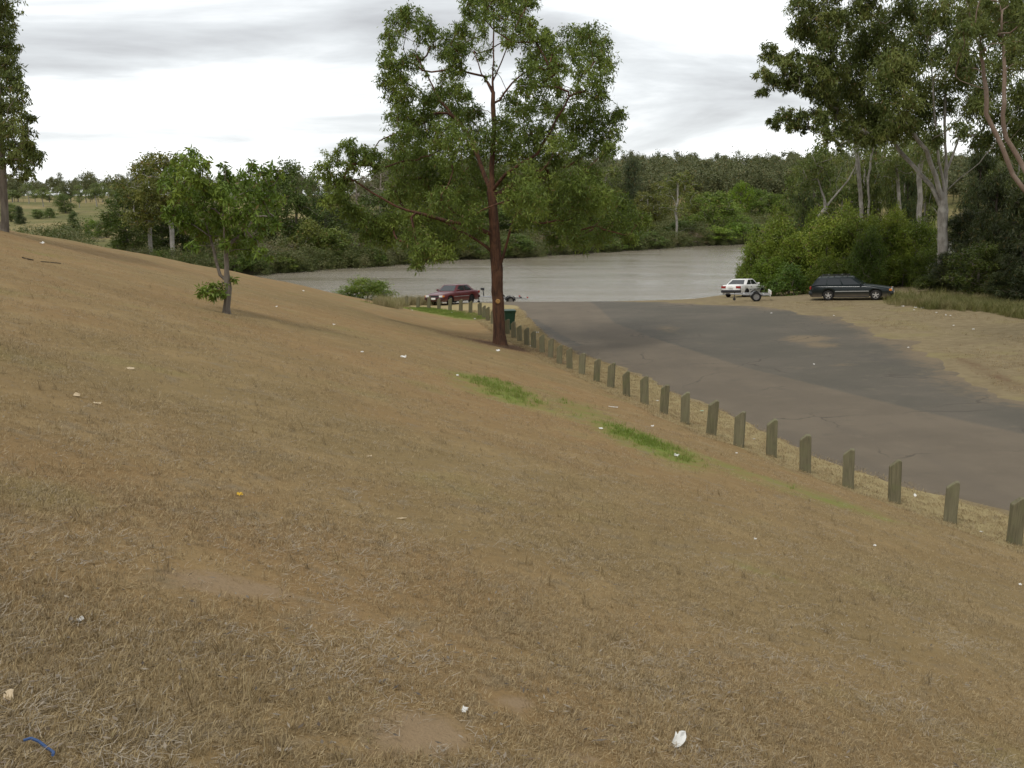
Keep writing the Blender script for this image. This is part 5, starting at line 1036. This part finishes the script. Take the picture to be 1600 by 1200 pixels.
def lawn_grass():
    g = np.random.default_rng(77)
    x, y = ground_points(g, 310000, 1.5, 46, 1.35)
    ma, mb = masks(x, y); keep = (x < post_x(y) - .05) & (g.uniform(0, 1, len(x)) > np.clip(mb[:, 1] * 1.1 + .35 * np.sin(x * 9 + 3 * np.sin(y * 7)) * (mb[:, 1] > .1), 0, .97)) & (g.uniform(0, 1, len(x)) > mb[:, 2] * .8) & (poly_sd(x, y, CREST) < 0) & (ma[:, 0] < .5)
    # uneven cover
    th = .5 + .25 * np.sin(x * 2.1 + np.sin(y * 1.7)) + .25 * np.sin(y * 2.7 + np.sin(x * 1.3) * 2); keep &= g.uniform(0, 1, len(x)) < .12 + .75 * th
    x, y = x[keep], y[keep]; n = len(x); z = zfun(x, y)
    var = [tuft(g, 14, .05, .019, .0028, .95, .72) for _ in range(5)] + [tuft(g, 10, .03, .03, .0025, .7, .45) for _ in range(2)]
    rot = np.zeros((n, 3)); rot[:, 2] = g.uniform(0, 6.28, n); rot[:, 1] = .18
    s = g.uniform(.6, 1.3, n) * np.clip((y / 6), 1, 3.2) ** .3
    rot[:, 1] = 0; rot[:, 0] = 0
    scatter('dry_lawn_grass', var, np.stack([x, y, z], -1), rot, s, M['blade_dry'], label='short dry brown grass covering the lawn', cat='grass')
    # taller pale tussocks
    x, y = ground_points(g, 4200, 1.6, 34, 1.35); ma, mb = masks(x, y); k = (x < post_x(y) - .1) & (mb[:, 1] < .55) & (np.sin(x * 1.7 + 2) * np.sin(y * 1.3 + x) > -.2); x, y = x[k], y[k]; n = len(x)
    var = [tuft(g, 16, .03, .075, .003, .6, .3) for _ in range(3)]; rot = np.zeros((n, 3)); rot[:, 2] = g.uniform(0, 6.28, n)
    scatter('pale_grass_tussocks', var, np.stack([x, y, zfun(x, y)], -1), rot, g.uniform(.35, 1.0, n) ** 1.5 * 1.25, M['blade_straw'], label='pale taller grass tufts dotted over the lawn', cat='grass')
    # grey dead stems lying flat
    x, y = ground_points(g, 20000, 1.5, 22, 1.3); ma, mb = masks(x, y); w = np.sin(x * 3.3 + 1.5 * np.sin(y * 2.2)) * np.sin(y * 2.9 + x); k = (x < post_x(y) - .1) & (w + g.normal(0, .35, len(x)) > .15) & (mb[:, 1] < .8); x, y = x[k], y[k]; n = len(x)
    var = [tuft(g, 8, .06, .042, .0026, 1.1, 1.0) for _ in range(4)]; rot = np.zeros((n, 3)); rot[:, 2] = g.uniform(0, 6.28, n)
    scatter('dead_grass_thatch', var, np.stack([x, y, zfun(x, y) + .006], -1), rot, g.uniform(.5, 1.3, n), M['thatch'], label='grey dead stems lying flat in the lawn', cat='thatch')
    # green strips
    L = []
    for a in range(10):
        x = g.uniform(-12, 12, 40000); y = g.uniform(9, 75, 40000); ma, mb = masks(x, y); k = (g.uniform(.0, 1., len(x)) < (ma[:, 0] - .5) * 1.5 * (.75 + .35 * np.sin(x * 3.1 + np.sin(y * 2.3) * 2))) & (x < post_x(y) + 2); L.append(np.stack([x[k], y[k]], -1))
    P = np.concatenate(L); x, y = P[:, 0], P[:, 1]; n = len(x); rot = np.zeros((n, 3)); rot[:, 2] = g.uniform(0, 6.28, n)
    var = [tuft(g, 14, .07, .07, .006, .6, .15) for _ in range(3)]
    scatter('green_grass_strips', var, np.stack([x, y, zfun(x, y)], -1), rot, g.uniform(.7, 1.3, n), M['blade_green'], label='bright green grass growing in damp strips on the slope', cat='grass')
    # straw verge by the posts
    y = g.uniform(12, 66, 26000); q = g.uniform(0, 1, len(y)); x = (post_x(y) - .7) * (1 - q) + (asph_x(y) + .18) * q; n = len(x); rot = np.zeros((n, 3)); rot[:, 2] = g.uniform(0, 6.28, n)
    var = [tuft(g, 12, .08, .045, .006, 1.0, .6) for _ in range(3)]
    scatter('straw_verge_grass', var, np.stack([x, y, zfun(x, y)], -1), rot, g.uniform(.6, 1.4, n), M['blade_straw'], label='pale straw-coloured grass between the posts and the asphalt', cat='grass')
    # tall dry grass by the water, left of the red sedan
    P = [on_ground(x_, 478) for x_ in (596, 612, 628, 640, 655, 664)]; i = g.integers(0, len(P), 420); x = np.array([p.x for p in P])[i] + g.normal(0, .5, 420); y = np.array([p.y for p in P])[i] + g.normal(1.6, .6, 420); n = 420
    var = [tuft(g, 26, .16, .62, .012, .45, 0) for _ in range(3)]; rot = np.zeros((n, 3)); rot[:, 2] = g.uniform(0, 6.28, n)
    scatter('tall_dry_grass', var, np.stack([x, y, zfun(x, y)], -1), rot, g.uniform(.6, 1.1, n), M['blade_tall'], label='tall straw-coloured grass beside the red sedan at the water', cat='grass')
    # rank grass along the thicket on the right
    ln = [(22.5, 57.5), (24.5, 54.5), (26, 50.5), (27.5, 47), (30, 44), (36, 40), (42, 36)]; ln = np.array(ln); q = g.uniform(0, len(ln) - 1.001, 7000); k = q.astype(int); f = (q - k)[:, None]
    p = ln[k] * (1 - f) + ln[k + 1] * f; x = p[:, 0] + g.exponential(2.4, len(q)) - 1.2 + .8 * np.sin(q * 5); y = p[:, 1] + g.exponential(2.2, len(q)) - .6 + .5 * np.sin(q * 8) ; n = len(x); rot = np.zeros((n, 3)); rot[:, 2] = g.uniform(0, 6.28, n)
    var = [tuft(g, 22, .17, .42, .014, .8, .15) for _ in range(4)]
    scatter('rank_verge_grass', var, np.stack([x, y, zfun(x, y)], -1), rot, g.uniform(.45, 1.25, n) , M['blade_rank'], label='long olive grass along the foot of the thicket on the right', cat='grass')
    # sparse dry grass on the dirt
    x = g.uniform(10, 30, 26000); y = g.uniform(14, 62, 26000); rx = np.interp(y, [p[1] for p in ASPH_R], [p[0] for p in ASPH_R]); w = np.sin(x * .9 + 1) * np.sin(y * .5 + x * .3) + g.normal(0, .4, len(x)); k = (x > rx + .2) & (w > .25); x, y = x[k], y[k]; n = len(x)
    rot = np.zeros((n, 3)); rot[:, 2] = g.uniform(0, 6.28, n); var = [tuft(g, 12, .09, .05, .008, 1.0, .6) for _ in range(3)]
    scatter('sparse_dirt_grass', var, np.stack([x, y, zfun(x, y)], -1), rot, g.uniform(.6, 1.5, n), M['blade_straw'], label='sparse dry grass on the dirt beyond the asphalt', cat='grass')
    # dead leaves, twigs and chips over the lawn
    x, y = ground_points(g, 5200, 1.6, 26, 1.4); k = x < post_x(y); x, y = x[k], y[k]; V, Q = leaves(np.stack([x, y, zfun(x, y) + .022], -1), .045, .012, 0, g); V = V.reshape(-1, 4, 3); V[:, :, 2] = V[:, :1, 2] + (V[:, :, 2] - V[:, :1, 2]) * .2
    tag(link('lawn_debris', mesh_np('lawn_debris', V.reshape(-1, 3), Q, M['debris'])), 'small dead leaves and bark chips strewn over the lawn', 'debris', kind='stuff')
    # leaf litter under the tree
    c = on_ground(790, 541); n = 2600; x = c.x + g.normal(.3, 1.5, n); y = c.y + g.normal(0, 1.2, n); V, Q = leaves(np.stack([x, y, zfun(x, y) + .012], -1), .12, .035, 0, g); V = V.reshape(-1, 4, 3); V[:, :, 2] = V[:, :1, 2] + (V[:, :, 2] - V[:, :1, 2]) * .15
    o = link('leaf_litter', mesh_np('leaf_litter', V.reshape(-1, 3), Q, M['litter'])); tag(o, 'brown fallen leaves on the ground round the reddish trunk', 'leaf litter', kind='stuff')
M['blade_tall'] = leaf_material('tall_straw', (.26, .215, .115), (.38, .315, .175), (.30, .27, .12), .25); M['debris'] = leaf_material('debris', (.05, .037, .026), (.30, .25, .18), (.15, .10, .06), .05); M['thatch'] = simple('dead_stems', (.32, .275, .21), .85, .1, var=.45, scale=8); M['blade_rank'] = leaf_material('rank_blade', (.13, .135, .042), (.215, .205, .07), (.26, .22, .10), .25); M['litter'] = simple('dead_leaves', (.14, .085, .05), .8, .1, var=.5, scale=30)
lawn_grass()
